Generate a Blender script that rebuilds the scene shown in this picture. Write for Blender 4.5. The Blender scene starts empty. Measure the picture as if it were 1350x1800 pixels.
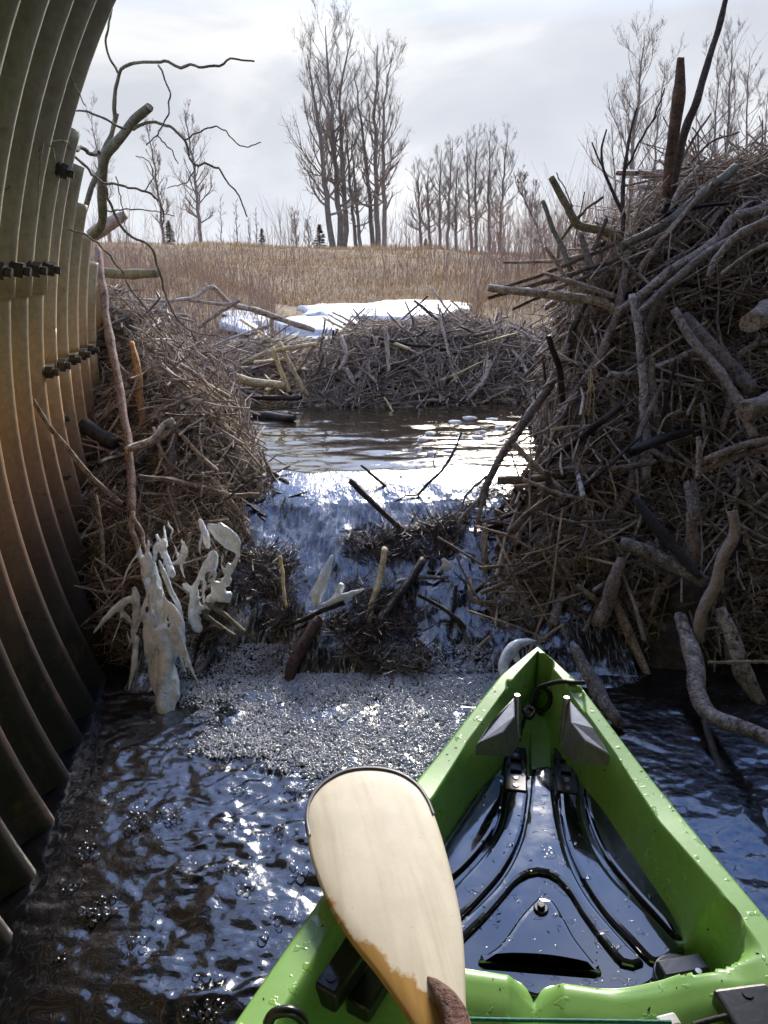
import bpy, math, random
import numpy as np
from mathutils import Vector, Matrix

random.seed(7)
RNG = np.random.default_rng(11)
SC = bpy.context.scene
COL = SC.collection
R = math.radians

# ------------------------------------------------------------------ camera
CAM_H, FPX, PITCH = 1.12, 1310.0, R(18.5)          # eye height (m), focal length in photo pixels, tilt down
cam_d = bpy.data.cameras.new('camera')
cam_d.sensor_fit = 'VERTICAL'
cam_d.sensor_height = 36.0
cam_d.lens = 36.0 * FPX / 1800.0
cam_d.clip_start = 0.05
cam_d.clip_end = 3000
cam = bpy.data.objects.new('camera', cam_d)
COL.objects.link(cam)
cam.location = (0, 0, CAM_H)
cam.rotation_euler = (R(90) - PITCH, 0, 0)
SC.camera = cam

# ------------------------------------------------------------------ sky, sun, exposure
SUN_AZ, SUN_EL = R(12), R(27.5)                       # azimuth to the right of straight ahead, elevation
sun_dir = Vector((math.sin(SUN_AZ) * math.cos(SUN_EL), math.cos(SUN_AZ) * math.cos(SUN_EL), math.sin(SUN_EL)))
world = bpy.data.worlds.new('World')
SC.world = world
world.use_nodes = True
nt = world.node_tree
nt.nodes.clear()


def N(tree, kind, **kw):
    n = tree.nodes.new(kind)
    for k, v in kw.items():
        if k.startswith('i_'):
            n.inputs[k[2:].replace('_', ' ')].default_value = v
        else:
            setattr(n, k, v)
    return n


def LK(tree, a, b):
    tree.links.new(a, b)


def ramp(tree, fac, stops, interp='LINEAR'):
    r = tree.nodes.new('ShaderNodeValToRGB')
    r.color_ramp.interpolation = interp
    el = r.color_ramp.elements
    while len(el) < len(stops):
        el.new(0.5)
    for e, (p, c) in zip(el, stops):
        e.position = p
        e.color = (c[0], c[1], c[2], 1) if len(c) == 3 else c
    if fac is not None:
        tree.links.new(fac, r.inputs['Fac'])
    return r


def mathn(tree, op, a=None, b=None, c=None, clamp=False):
    m = tree.nodes.new('ShaderNodeMath')
    m.operation = op
    m.use_clamp = clamp
    for i, v in enumerate((a, b, c)):
        if v is None:
            continue
        if isinstance(v, (int, float)):
            m.inputs[i].default_value = v
        else:
            tree.links.new(v, m.inputs[i])
    return m.outputs[0]


def mixc(tree, fac, a, b, mode='MIX'):
    m = tree.nodes.new('ShaderNodeMix')
    m.data_type = 'RGBA'
    m.blend_type = mode
    m.clamp_factor = True
    if isinstance(fac, (int, float)):
        m.inputs[0].default_value = fac
    else:
        tree.links.new(fac, m.inputs[0])
    for i, v in ((6, a), (7, b)):
        if isinstance(v, tuple):
            m.inputs[i].default_value = (*v[:3], 1)
        else:
            tree.links.new(v, m.inputs[i])
    return m.outputs[2]


sky = N(nt, 'ShaderNodeTexSky', sky_type='NISHITA', sun_disc=False, sun_elevation=SUN_EL, sun_rotation=SUN_AZ)
sky.altitude = 300
sky.ozone_density = 3.5
sky.dust_density = 0.4
tc = N(nt, 'ShaderNodeTexCoord')
sep = N(nt, 'ShaderNodeSeparateXYZ')
LK(nt, tc.outputs['Generated'], sep.inputs[0])
mp = N(nt, 'ShaderNodeMapping')
mp.inputs['Scale'].default_value = (1.0, 1.0, 2.6)
mp.inputs['Location'].default_value = (0.35, 0.1, 0.2)
LK(nt, tc.outputs['Generated'], mp.inputs[0])
n1 = N(nt, 'ShaderNodeTexNoise', i_Scale=2.1, i_Detail=6.0, i_Roughness=0.52, i_Distortion=0.5)
LK(nt, mp.outputs[0], n1.inputs['Vector'])
dot = N(nt, 'ShaderNodeVectorMath', operation='DOT_PRODUCT')
LK(nt, tc.outputs['Generated'], dot.inputs[0])
dot.inputs[1].default_value = sun_dir
glow = mathn(nt, 'POWER', mathn(nt, 'MAXIMUM', dot.outputs['Value'], 0.0), 14.0)
cl = ramp(nt, n1.outputs['Fac'], [(0.30, (0.42, 0.455, 0.53)), (0.48, (0.55, 0.575, 0.635)), (0.64, (0.86, 0.87, 0.88))])
hor = mathn(nt, 'MULTIPLY', mathn(nt, 'POWER', mathn(nt, 'SUBTRACT', 1.0, mathn(nt, 'ABSOLUTE', sep.outputs['Z'])), 9.0), 0.36)
add = mathn(nt, 'ADD', mathn(nt, 'MULTIPLY', glow, 0.22), hor)
cl2 = mixc(nt, 1.0, cl.outputs[0], add, 'ADD')
bg_cloud = N(nt, 'ShaderNodeBackground', i_Strength=0.40)
# an overcast dome is about three times as bright overhead as at the horizon
cie = mathn(nt, 'ADD', 0.92, mathn(nt, 'MULTIPLY', mathn(nt, 'MAXIMUM', mathn(nt, 'SUBTRACT', sep.outputs['Z'], 0.25), 0.0), 3.2))
cl3 = mixc(nt, 1.0, cl2, cie, 'MULTIPLY')
LK(nt, cl3, bg_cloud.inputs['Color'])
bg_sky = N(nt, 'ShaderNodeBackground', i_Strength=0.16)
LK(nt, mixc(nt, 1.0, sky.outputs[0], (0.50, 0.68, 1.02), 'MULTIPLY'), bg_sky.inputs['Color'])
# the cloud sheet is dense towards the horizon and thins out overhead
gap = mathn(nt, 'MULTIPLY', mathn(nt, 'SMOOTH_MIN', mathn(nt, 'MULTIPLY', mathn(nt, 'SUBTRACT', sep.outputs['Z'], 0.25), 2.4, None, True), 0.95, 0.05), 1.0, None, True)
gapn = mathn(nt, 'MULTIPLY', gap, ramp(nt, n1.outputs['Fac'], [(0.40, (1, 1, 1)), (0.72, (0.55, 0.55, 0.55))]).outputs[0])
mixs = N(nt, 'ShaderNodeMixShader')
LK(nt, gapn, mixs.inputs[0])
LK(nt, bg_cloud.outputs[0], mixs.inputs[1])
LK(nt, bg_sky.outputs[0], mixs.inputs[2])
wo = N(nt, 'ShaderNodeOutputWorld')
LK(nt, mixs.outputs[0], wo.inputs[0])

sun_d = bpy.data.lights.new('sun', 'SUN')
sun_d.energy = 2.1
sun_d.angle = R(19)
sun_d.color = (1.0, 0.92, 0.80)
sun = bpy.data.objects.new('sun', sun_d)
COL.objects.link(sun)
sun.rotation_euler = sun_dir.to_track_quat('Z', 'Y').to_euler()
sun.location = (3, 8, 6)

SC.view_settings.view_transform = 'Standard'
SC.view_settings.look = 'None'
SC.view_settings.gamma = 1
SC.view_settings.use_curve_mapping = False
SC.view_settings.exposure = 1.6
SC.render.engine = 'CYCLES'
SC.cycles.use_denoising = True
SC.cycles.use_adaptive_sampling = True
SC.cycles.adaptive_threshold = 0.03
SC.cycles.max_bounces = 7
SC.cycles.diffuse_bounces = 5
SC.cycles.glossy_bounces = 3
SC.cycles.transmission_bounces = 5

# ------------------------------------------------------------------ geometry helpers
CP, SP = math.cos(PITCH), math.sin(PITCH)


def at(px, py, y=None, z=None):
    """the place a photo pixel shows, at a known distance y ahead or a known height z"""
    u, v = (px - 675) / FPX, (900 - py) / FPX
    f, up = CP + v * SP, -SP + v * CP
    t = y / f if y is not None else (z - CAM_H) / up
    return np.array((u * t, f * t, CAM_H + up * t))


def depth(p):
    """distance along the optical axis, for turning pixel widths into metres"""
    return p[1] * CP - (p[2] - CAM_H) * SP


def hash3(ix, iy, iz):
    h = (ix * 374761393 + iy * 668265263 + iz * 2147483647) & 0xFFFFFFFF
    h = ((h ^ (h >> 13)) * 1274126177) & 0xFFFFFFFF
    h = (h ^ (h >> 16)) & 0xFFFFFFFF
    return h.astype(np.float64) / 0xFFFFFFFF


def vnoise(x, y, z=0.0):
    x, y = np.asarray(x, float), np.asarray(y, float)
    z = np.zeros_like(x) + z
    ix, iy, iz = (np.floor(a).astype(np.int64) for a in (x, y, z))
    fx, fy, fz = x - ix, y - iy, z - iz
    fx, fy, fz = (f * f * (3 - 2 * f) for f in (fx, fy, fz))
    r = 0
    for dx in (0, 1):
        for dy in (0, 1):
            for dz in (0, 1):
                w = (fx if dx else 1 - fx) * (fy if dy else 1 - fy) * (fz if dz else 1 - fz)
                r = r + w * hash3(ix + dx, iy + dy, iz + dz)
    return r * 2 - 1


def fbm(x, y, o=4, z=0.0):
    r, a = 0, 1.0
    for k in range(o):
        r = r + a * vnoise(x * 2 ** k + 17 * k, y * 2 ** k - 31 * k, z * 2 ** k)
        a *= 0.5
    return r


def sstep(a, b, x):
    t = np.clip((np.asarray(x, float) - a) / (b - a), 0, 1)
    return t * t * (3 - 2 * t)


def mesh_from(name, V, F, smooth=True, tint=None):
    """F: (m,4) or (m,3) int array, or list of polygons"""
    me = bpy.data.meshes.new(name)
    V = np.asarray(V, np.float32)
    if isinstance(F, np.ndarray):
        k = F.shape[1]
        me.vertices.add(len(V))
        me.vertices.foreach_set('co', V.ravel())
        me.loops.add(F.size)
        me.loops.foreach_set('vertex_index', F.astype(np.int32).ravel())
        me.polygons.add(len(F))
        me.polygons.foreach_set('loop_start', np.arange(0, F.size, k, dtype=np.int32))
        me.update(calc_edges=True)
    else:
        me.from_pydata([tuple(v) for v in V], [], F)
        me.update()
    if smooth:
        me.polygons.foreach_set('use_smooth', np.ones(len(me.polygons), bool))
    if tint is not None:
        a = me.attributes.new('tint', 'FLOAT', 'POINT')
        a.data.foreach_set('value', np.asarray(tint, np.float32))
    me.validate()
    return me


def obj(name, me, mat=None, parent=None):
    o = bpy.data.objects.new(name, me)
    COL.objects.link(o)
    if me is not None and mat is not None and len(me.materials) == 0:
        me.materials.append(mat)
    if parent is not None:
        o.parent = parent
    return o


def tag(o, label=None, cat=None, group=None, kind=None):
    for k, v in (('label', label), ('category', cat), ('group', group), ('kind', kind)):
        if v:
            o[k] = v
    return o


def thing(name, label, cat, loc=(0, 0, 0), group=None):
    o = bpy.data.objects.new(name, None)
    COL.objects.link(o)
    o.empty_display_size = 0.1
    o.location = loc
    return tag(o, label, cat, group)


def part(name, me, mat, root):
    """a part given in world coordinates under a root standing anywhere"""
    o = obj(name, me, mat, root)
    o.matrix_parent_inverse = Matrix.Translation(-root.location)
    return o


def grid_mesh(name, X, Y, Z, smooth=True, mask=None):
    n, m = X.shape
    V = np.stack([X, Y, Z], -1).reshape(-1, 3)
    I = np.arange(n * m).reshape(n, m)
    F = np.stack([I[:-1, :-1], I[:-1, 1:], I[1:, 1:], I[1:, :-1]], -1)
    if mask is not None:
        F = F[mask]
    F = F.reshape(-1, 4)
    return mesh_from(name, V, F, smooth)


def tubes(P, Rad, sides=4, cap=True):
    """P (n,k,3) centre lines, Rad (n,k): one vertex/face set for n tubes"""
    n, k, _ = P.shape
    T = np.gradient(P, axis=1)
    T /= np.linalg.norm(T, axis=2, keepdims=True) + 1e-9
    ref = np.zeros((n, 1, 3))
    D = T.mean(1)
    ax = np.argmin(np.abs(D), axis=1)
    ref[np.arange(n), 0, ax] = 1
    A = np.cross(T, ref)
    A /= np.linalg.norm(A, axis=2, keepdims=True) + 1e-9
    B = np.cross(T, A)
    th = np.arange(sides) * 2 * np.pi / sides
    V = P[:, :, None, :] + Rad[:, :, None, None] * (np.cos(th)[None, None, :, None] * A[:, :, None, :] + np.sin(th)[None, None, :, None] * B[:, :, None, :])
    V = V.reshape(-1, 3)
    base = (np.arange(n) * k * sides)[:, None, None]
    i = np.arange(k - 1)[None, :, None] * sides
    j = np.arange(sides)[None, None, :]
    j2 = (j + 1) % sides
    F = np.stack([base + i + j, base + i + sides + j, base + i + sides + j2, base + i + j2], -1).reshape(-1, 4)
    return V, F


def catmull(pts, n):
    pts = np.asarray(pts, float)
    if len(pts) == 2:
        s = np.linspace(0, 1, n)[:, None]
        return pts[0] * (1 - s) + pts[1] * s
    d = np.r_[0, np.cumsum(np.linalg.norm(np.diff(pts[:, :3], axis=0), axis=1) + 1e-6)]
    q = np.linspace(0, d[-1], n)
    ext = np.vstack([2 * pts[0] - pts[1], pts, 2 * pts[-1] - pts[-2]])
    out = np.empty((n, pts.shape[1]))
    for a, t in enumerate(q):
        i = min(max(np.searchsorted(d, t) - 1, 0), len(pts) - 2)
        u = (t - d[i]) / (d[i + 1] - d[i])
        p0, p1, p2, p3 = ext[i:i + 4]
        out[a] = 0.5 * ((2 * p1) + (-p0 + p2) * u + (2 * p0 - 5 * p1 + 4 * p2 - p3) * u * u + (-p0 + 3 * p1 - 3 * p2 + p3) * u ** 3)
    return out


def log_mesh(name, pts, radii, sides=9, rough=0.10, wob=0.35, seed=0, cap=True, knots=2, seg=None):
    """one stick or log: a bent tapered tube with an uneven skin, knots and broken, closed ends"""
    rg = np.random.default_rng(seed)
    pts = np.asarray(pts, float)
    L = np.linalg.norm(np.diff(pts, axis=0), axis=1).sum()
    rm = max(float(np.mean(radii)), 1e-4)
    n = seg or int(np.clip(L / rm / 1.3, 7, 46))
    C = catmull(np.c_[pts, np.interp(np.linspace(0, 1, len(pts)), np.linspace(0, 1, len(radii)), radii)], n)
    P, Rr = C[:, :3], np.maximum(C[:, 3], rm * 0.15)
    s = np.linspace(0, L / rm / 7.0, n)
    for c in range(3):
        P[:, c] += wob * rm * vnoise(s + 9.1 * c + seed * 1.37, np.zeros(n) + c * 5.5 + seed)
    for _ in range(knots):
        kx = rg.uniform(0.08, 0.92) * (n - 1)
        Rr = Rr * (1 + rg.uniform(0.04, 0.16) * np.exp(-((np.arange(n) - kx) / 0.9) ** 2))
    V, F = tubes(P[None], Rr[None], sides)
    V = V.reshape(n, sides, 3)
    ang = np.arange(sides) * 2 * np.pi / sides
    for i in range(n):
        k = 1 + rough * vnoise(np.cos(ang) * 1.6 + seed, np.sin(ang) * 1.6, i * 0.45 + seed * 3.3)
        V[i] = P[i] + (V[i] - P[i]) * k[:, None]
    V = V.reshape(-1, 3)
    F = F.tolist()
    if cap:
        for e, ring in ((0, 0), (1, n - 1)):
            c0 = P[ring] + (P[ring] - P[ring + (1 if e == 0 else -1)]) / (np.linalg.norm(P[ring] - P[ring + (1 if e == 0 else -1)]) + 1e-9) * Rr[ring] * 0.06
            V = np.vstack([V, c0])
            ci = len(V) - 1
            jag = rg.uniform(-0.25, 0.45, sides)
            d = (c0 - P[ring])
            for j in range(sides):
                V[ring * sides + j] += d * jag[j] * 7.0
            for j in range(sides):
                a, b = ring * sides + j, ring * sides + (j + 1) % sides
                F.append([a, b, ci] if e == 0 else [b, a, ci])
    me = mesh_from(name, V, F, True)
    if cap:
        for pg in list(me.polygons)[-2 * sides:]:
            pg.use_smooth = False
    return me


def join_meshes(parts):
    VV, FF, o = [], [], 0
    for V, F in parts:
        VV.append(np.asarray(V))
        FF += [[i + o for i in f] for f in (F.tolist() if isinstance(F, np.ndarray) else F)]
        o += len(V)
    return np.vstack(VV), FF


def box_vf(c, s, rot=0.0):
    x, y, z = s[0] / 2, s[1] / 2, s[2] / 2
    V = np.array([(-x, -y, -z), (x, -y, -z), (x, y, -z), (-x, y, -z), (-x, -y, z), (x, -y, z), (x, y, z), (-x, y, z)])
    ca, sa = math.cos(rot), math.sin(rot)
    V = np.c_[V[:, 0] * ca - V[:, 1] * sa, V[:, 0] * sa + V[:, 1] * ca, V[:, 2]] + np.asarray(c)
    return V, [[3, 2, 1, 0], [4, 5, 6, 7], [0, 1, 5, 4], [1, 2, 6, 5], [2, 3, 7, 6], [3, 0, 4, 7]]


def cyl_vf(c, r, h, n=16, r2=None):
    r2 = r if r2 is None else r2
    th = np.arange(n) * 2 * np.pi / n
    V = np.r_[np.c_[r * np.cos(th), r * np.sin(th), np.zeros(n)], np.c_[r2 * np.cos(th), r2 * np.sin(th), np.full(n, h)]] + np.asarray(c)
    F = [[i, (i + 1) % n, n + (i + 1) % n, n + i] for i in range(n)] + [list(range(n))[::-1], list(range(n, 2 * n))]
    return V, F


def bevel(o, w, seg=2):
    m = o.modifiers.new('bevel', 'BEVEL')
    m.width = w
    m.segments = seg
    m.limit_method = 'ANGLE'
    m.angle_limit = R(35)
    return o


# ------------------------------------------------------------------ materials
def new_mat(name):
    m = bpy.data.materials.new(name)
    m.use_nodes = True
    t = m.node_tree
    t.nodes.clear()
    b = t.nodes.new('ShaderNodeBsdfPrincipled')
    o = t.nodes.new('ShaderNodeOutputMaterial')
    t.links.new(b.outputs[0], o.inputs[0])
    return m, t, b


def bump(t, b, h, strength=0.4, dist=0.004):
    n = t.nodes.new('ShaderNodeBump')
    n.inputs['Strength'].default_value = strength
    n.inputs['Distance'].default_value = dist
    t.links.new(h, n.inputs['Height'])
    t.links.new(n.outputs[0], b.inputs['Normal'])
    return n


def noise(t, vec, scale, detail=4, rough=0.55, dist=0.0):
    n = N(t, 'ShaderNodeTexNoise', i_Scale=scale, i_Detail=detail, i_Roughness=rough, i_Distortion=dist)
    if vec is not None:
        t.links.new(vec, n.inputs['Vector'])
    return n.outputs['Fac']


def world_pos(t):
    return t.nodes.new('ShaderNodeNewGeometry').outputs['Position']


def mat_wood(name, cols, rough=0.75, streak=0.55, patch=None, wet=0.0, use_tint=False, bscale=1.0, gain=1.0):
    """bark or peeled wood: a hue of its own per stick, fine streaks, blotches of lichen or dried mud"""
    m, t, b = new_mat(name)
    if use_tint:
        a = N(t, 'ShaderNodeAttribute', attribute_name='tint')
        rnd = a.outputs['Fac']
    else:
        rnd = t.nodes.new('ShaderNodeObjectInfo').outputs['Random']
    pos = world_pos(t)
    k = len(cols)
    base = ramp(t, rnd, [(i / (k - 1), tuple(min(v * gain, 0.8) for v in c)) for i, c in enumerate(cols)]).outputs[0]
    n_f = noise(t, pos, 170 * bscale, 5, 0.7)
    n_m = noise(t, pos, 62 * bscale, 5, 0.7, 0.8)
    n_l = noise(t, pos, 15 * bscale, 4, 0.6)
    dark = ramp(t, n_f, [(0.30, (1 - streak,) * 3), (0.60, (1.18,) * 3)]).outputs[0]
    c = mixc(t, 1.0, base, dark, 'MULTIPLY')
    mid = ramp(t, n_m, [(0.36, (1 - streak * 1.1, 1 - streak * 1.15, 1 - streak * 1.2)), (0.50, (1, 1, 1)), (0.64, (1.4, 1.4, 1.4))]).outputs[0]
    c = mixc(t, 1.0, c, mid, 'MULTIPLY')
    dark2 = ramp(t, n_l, [(0.32, (0.55, 0.52, 0.50)), (0.60, (1.1, 1.1, 1.1))]).outputs[0]
    c = mixc(t, min(1.0, streak * 1.5), c, dark2, 'MULTIPLY')
    if patch:
        col, lo, hi = patch
        pm = ramp(t, noise(t, pos, 40 * bscale, 6, 0.75, 0.5), [(lo, (0, 0, 0)), (hi, (1, 1, 1))]).outputs[0]
        c = mixc(t, pm, c, mixc(t, 1.0, col, dark, 'MULTIPLY'))
    t.links.new(c, b.inputs['Base Color'])
    b.inputs['Roughness'].default_value = rough
    b.inputs['Specular IOR Level'].default_value = 0.3
    if wet:
        b.inputs['Coat Weight'].default_value = wet
        b.inputs['Coat Roughness'].default_value = 0.25
    bump(t, b, mathn(t, 'ADD', n_f, n_m), 0.9, 0.006)
    return m


BARK = mat_wood('bark_grey_brown', [(0.085, 0.066, 0.052), (0.20, 0.160, 0.128), (0.135, 0.104, 0.083), (0.27, 0.225, 0.185), (0.16, 0.112, 0.082)], patch=((0.34, 0.30, 0.26), 0.60, 0.72), gain=1.95)
BARK_DARK = mat_wood('bark_dark_wet', [(0.030, 0.024, 0.020), (0.060, 0.045, 0.036), (0.045, 0.038, 0.034)], rough=0.5, wet=0.12)
PALE = mat_wood('pale_weathered_wood', [(0.36, 0.29, 0.22), (0.42, 0.34, 0.265), (0.30, 0.24, 0.185)], patch=((0.17, 0.12, 0.09), 0.58, 0.70), gain=1.35)
BIRCH = mat_wood('mottled_pale_bark', [(0.50, 0.44, 0.38), (0.56, 0.49, 0.42)], patch=((0.13, 0.09, 0.07), 0.52, 0.60), bscale=0.7)
PEELED = mat_wood('peeled_yellow_wood', [(0.50, 0.38, 0.16), (0.56, 0.45, 0.24), (0.45, 0.36, 0.20)], rough=0.55, streak=0.3, gain=1.25)
ORANGE = mat_wood('peeled_orange_wood', [(0.48, 0.24, 0.08), (0.52, 0.30, 0.13)], rough=0.55, streak=0.35)
REDBARK = mat_wood('red_brown_bark', [(0.26, 0.155, 0.11), (0.24, 0.15, 0.11)], patch=((0.34, 0.28, 0.23), 0.48, 0.60), gain=1.2)
GREENBARK = mat_wood('olive_grey_bark', [(0.17, 0.165, 0.12), (0.20, 0.19, 0.14)], streak=0.35, gain=1.25)
FROST = mat_wood('frosted_bark', [(0.22, 0.19, 0.17), (0.30, 0.27, 0.25)], patch=((0.62, 0.62, 0.62), 0.54, 0.66))
MOSSY = mat_wood('mossy_bark', [(0.19, 0.15, 0.10), (0.21, 0.17, 0.11)], patch=((0.20, 0.20, 0.05), 0.50, 0.62), gain=1.3)
TWIG = mat_wood('twig_mix', [(0.070, 0.056, 0.044), (0.145, 0.113, 0.086), (0.22, 0.178, 0.138), (0.31, 0.255, 0.195), (0.125, 0.092, 0.068)], use_tint=True, streak=0.35, gain=2.1)
TWIG_DARK = mat_wood('wet_twig_mix', [(0.020, 0.016, 0.014), (0.055, 0.042, 0.034), (0.13, 0.10, 0.08), (0.04, 0.03, 0.025)], use_tint=True, rough=0.4, wet=0.3, gain=1.9)
FIBRE = mat_wood('dead_grass_and_roots', [(0.090, 0.066, 0.046), (0.20, 0.152, 0.105), (0.33, 0.265, 0.185), (0.155, 0.115, 0.082)], use_tint=True, streak=0.3, gain=1.9)
DRYGRASS = mat_wood('dry_grass_blades', [(0.22, 0.135, 0.062), (0.37, 0.25, 0.125), (0.45, 0.325, 0.175), (0.28, 0.18, 0.088)], use_tint=True, streak=0.15, rough=0.9, gain=1.25)
BRUSH = mat_wood('leafless_willow_stems', [(0.16, 0.10, 0.075), (0.24, 0.165, 0.125), (0.30, 0.215, 0.165), (0.15, 0.12, 0.10)], use_tint=True, streak=0.15, rough=0.9, gain=1.35)
TREEBARK = mat_wood('poplar_bark', [(0.135, 0.120, 0.105), (0.17, 0.155, 0.138)], streak=0.3, bscale=0.15, gain=1.2)
TREETWIG = mat_wood('poplar_twigs', [(0.14, 0.115, 0.095), (0.19, 0.16, 0.135)], streak=0.1, bscale=0.1, gain=1.3)
NEEDLE = mat_wood('spruce_needles', [(0.075, 0.11, 0.075), (0.11, 0.15, 0.10)], use_tint=True, streak=0.2, bscale=0.2)


def mat_mud():
    m, t, b = new_mat('wet_mud_and_litter')
    pos = world_pos(t)
    a = noise(t, pos, 30, 8, 0.7)
    f = noise(t, pos, 210, 6, 0.7)
    c = ramp(t, a, [(0.30, (0.035, 0.027, 0.020)), (0.50, (0.10, 0.077, 0.057)), (0.68, (0.23, 0.18, 0.13))]).outputs[0]
    c = mixc(t, 0.7, c, ramp(t, f, [(0.3, (0.4, 0.4, 0.4)), (0.65, (1.3, 1.3, 1.3))]).outputs[0], 'MULTIPLY')
    t.links.new(c, b.inputs['Base Color'])
    b.inputs['Roughness'].default_value = 0.75
    bump(t, b, mathn(t, 'ADD', a, mathn(t, 'MULTIPLY', f, 0.4)), 0.9, 0.02)
    return m


MUD = mat_mud()


def mat_ground():
    m, t, b = new_mat('dry_meadow_ground')
    pos = world_pos(t)
    a = noise(t, pos, 0.8, 6, 0.65)
    f = noise(t, pos, 9, 6, 0.7)
    c = ramp(t, a, [(0.30, (0.22, 0.140, 0.075)), (0.50, (0.34, 0.235, 0.125)), (0.68, (0.44, 0.325, 0.185))]).outputs[0]
    c = mixc(t, 0.8, c, ramp(t, f, [(0.3, (0.5, 0.5, 0.5)), (0.65, (1.2, 1.2, 1.2))]).outputs[0], 'MULTIPLY')
    t.links.new(c, b.inputs['Base Color'])
    b.inputs['Roughness'].default_value = 0.95
    bump(t, b, f, 1.0, 0.08)
    return m


def mat_steel():
    """galvanised corrugated plate: olive-grey zinc above, a tan mineral stain below the flood line, mud spatter near the water"""
    m, t, b = new_mat('stained_galvanised_steel')
    pos = world_pos(t)
    sp = N(t, 'ShaderNodeSeparateXYZ')
    t.links.new(pos, sp.inputs[0])
    a = noise(t, pos, 3.0, 6, 0.6)
    f = noise(t, pos, 55, 6, 0.65)
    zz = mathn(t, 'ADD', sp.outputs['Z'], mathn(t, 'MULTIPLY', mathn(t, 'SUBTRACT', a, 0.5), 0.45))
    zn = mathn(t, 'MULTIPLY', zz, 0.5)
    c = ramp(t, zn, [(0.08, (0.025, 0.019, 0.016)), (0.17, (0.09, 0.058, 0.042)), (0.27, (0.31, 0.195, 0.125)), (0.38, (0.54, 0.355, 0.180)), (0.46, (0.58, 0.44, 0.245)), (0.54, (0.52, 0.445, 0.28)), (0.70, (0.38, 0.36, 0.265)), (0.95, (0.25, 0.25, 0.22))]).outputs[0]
    c = mixc(t, 0.6, c, ramp(t, f, [(0.30, (0.70, 0.68, 0.64)), (0.62, (1.12, 1.12, 1.12))]).outputs[0], 'MULTIPLY')
    # streaks running round the ring
    mp2 = N(t, 'ShaderNodeMapping')
    mp2.inputs['Scale'].default_value = (14, 14, 1.2)
    t.links.new(pos, mp2.inputs[0])
    st = noise(t, mp2.outputs[0], 1.0, 5, 0.7)
    c = mixc(t, 0.55, c, ramp(t, st, [(0.34, (0.72, 0.66, 0.56)), (0.60, (1.15, 1.12, 1.08))]).outputs[0], 'MULTIPLY')
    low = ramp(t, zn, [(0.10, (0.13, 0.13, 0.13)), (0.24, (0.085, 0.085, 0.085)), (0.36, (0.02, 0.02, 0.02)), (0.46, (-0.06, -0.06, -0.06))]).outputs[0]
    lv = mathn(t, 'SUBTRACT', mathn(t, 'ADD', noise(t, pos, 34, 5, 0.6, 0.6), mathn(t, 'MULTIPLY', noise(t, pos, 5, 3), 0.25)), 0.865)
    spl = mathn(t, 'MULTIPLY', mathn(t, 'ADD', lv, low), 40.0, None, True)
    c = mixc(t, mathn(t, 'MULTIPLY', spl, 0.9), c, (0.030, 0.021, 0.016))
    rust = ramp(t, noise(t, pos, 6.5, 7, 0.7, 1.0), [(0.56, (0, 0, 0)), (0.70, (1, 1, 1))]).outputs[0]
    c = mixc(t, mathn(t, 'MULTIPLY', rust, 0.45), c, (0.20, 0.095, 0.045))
    t.links.new(c, b.inputs['Base Color'])
    b.inputs['Metallic'].default_value = 0.12
    rr = ramp(t, f, [(0.3, (0.62, 0.62, 0.62)), (0.7, (0.46, 0.46, 0.46))]).outputs[0]
    t.links.new(rr, b.inputs['Roughness'])
    bump(t, b, f, 0.18, 0.003)
    return m


def mat_plain(name, col, rough=0.5, metal=0.0, coat=0.0, bscale=60, bstr=0.15, var=0.25, spec=0.5):
    m, t, b = new_mat(name)
    pos = world_pos(t)
    f = noise(t, pos, bscale, 5, 0.6)
    c = mixc(t, 1.0, col, ramp(t, f, [(0.3, (1 - var,) * 3), (0.7, (1 + var * 0.5,) * 3)]).outputs[0], 'MULTIPLY')
    t.links.new(c, b.inputs['Base Color'])
    b.inputs['Roughness'].default_value = rough
    b.inputs['Metallic'].default_value = metal
    b.inputs['Coat Weight'].default_value = coat
    b.inputs['Coat Roughness'].default_value = 0.05
    b.inputs['Specular IOR Level'].default_value = spec
    if bstr:
        bump(t, b, f, bstr, 0.002)
    return m


def mat_kayak():
    m, t, b = new_mat('green_rotomoulded_plastic')
    pos = world_pos(t)
    a = noise(t, pos, 7, 5, 0.6)
    f = noise(t, pos, 95, 5, 0.6)
    c = ramp(t, a, [(0.35, (0.225, 0.455, 0.110)), (0.65, (0.29, 0.53, 0.145))]).outputs[0]
    scr = ramp(t, noise(t, pos, 38, 8, 0.75), [(0.60, (0, 0, 0)), (0.72, (1, 1, 1))]).outputs[0]
    c = mixc(t, mathn(t, 'MULTIPLY', scr, 0.28), c, (0.24, 0.50, 0.16))
    dirt = ramp(t, noise(t, pos, 150, 4, 0.6), [(0.70, (0, 0, 0)), (0.74, (1, 1, 1))]).outputs[0]
    c = mixc(t, mathn(t, 'MULTIPLY', dirt, 0.55), c, (0.08, 0.07, 0.03))
    t.links.new(c, b.inputs['Base Color'])
    drops = ramp(t, noise(t, pos, 60, 3, 0.5), [(0.62, (0, 0, 0)), (0.66, (1, 1, 1))]).outputs[0]
    rr = mixc(t, drops, (0.33, 0.33, 0.33), (0.06, 0.06, 0.06))
    t.links.new(rr, b.inputs['Roughness'])
    h = mathn(t, 'ADD', mathn(t, 'MULTIPLY', f, 0.25), mathn(t, 'MULTIPLY', drops, 0.8))
    bump(t, b, h, 0.35, 0.0015)
    return m


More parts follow.
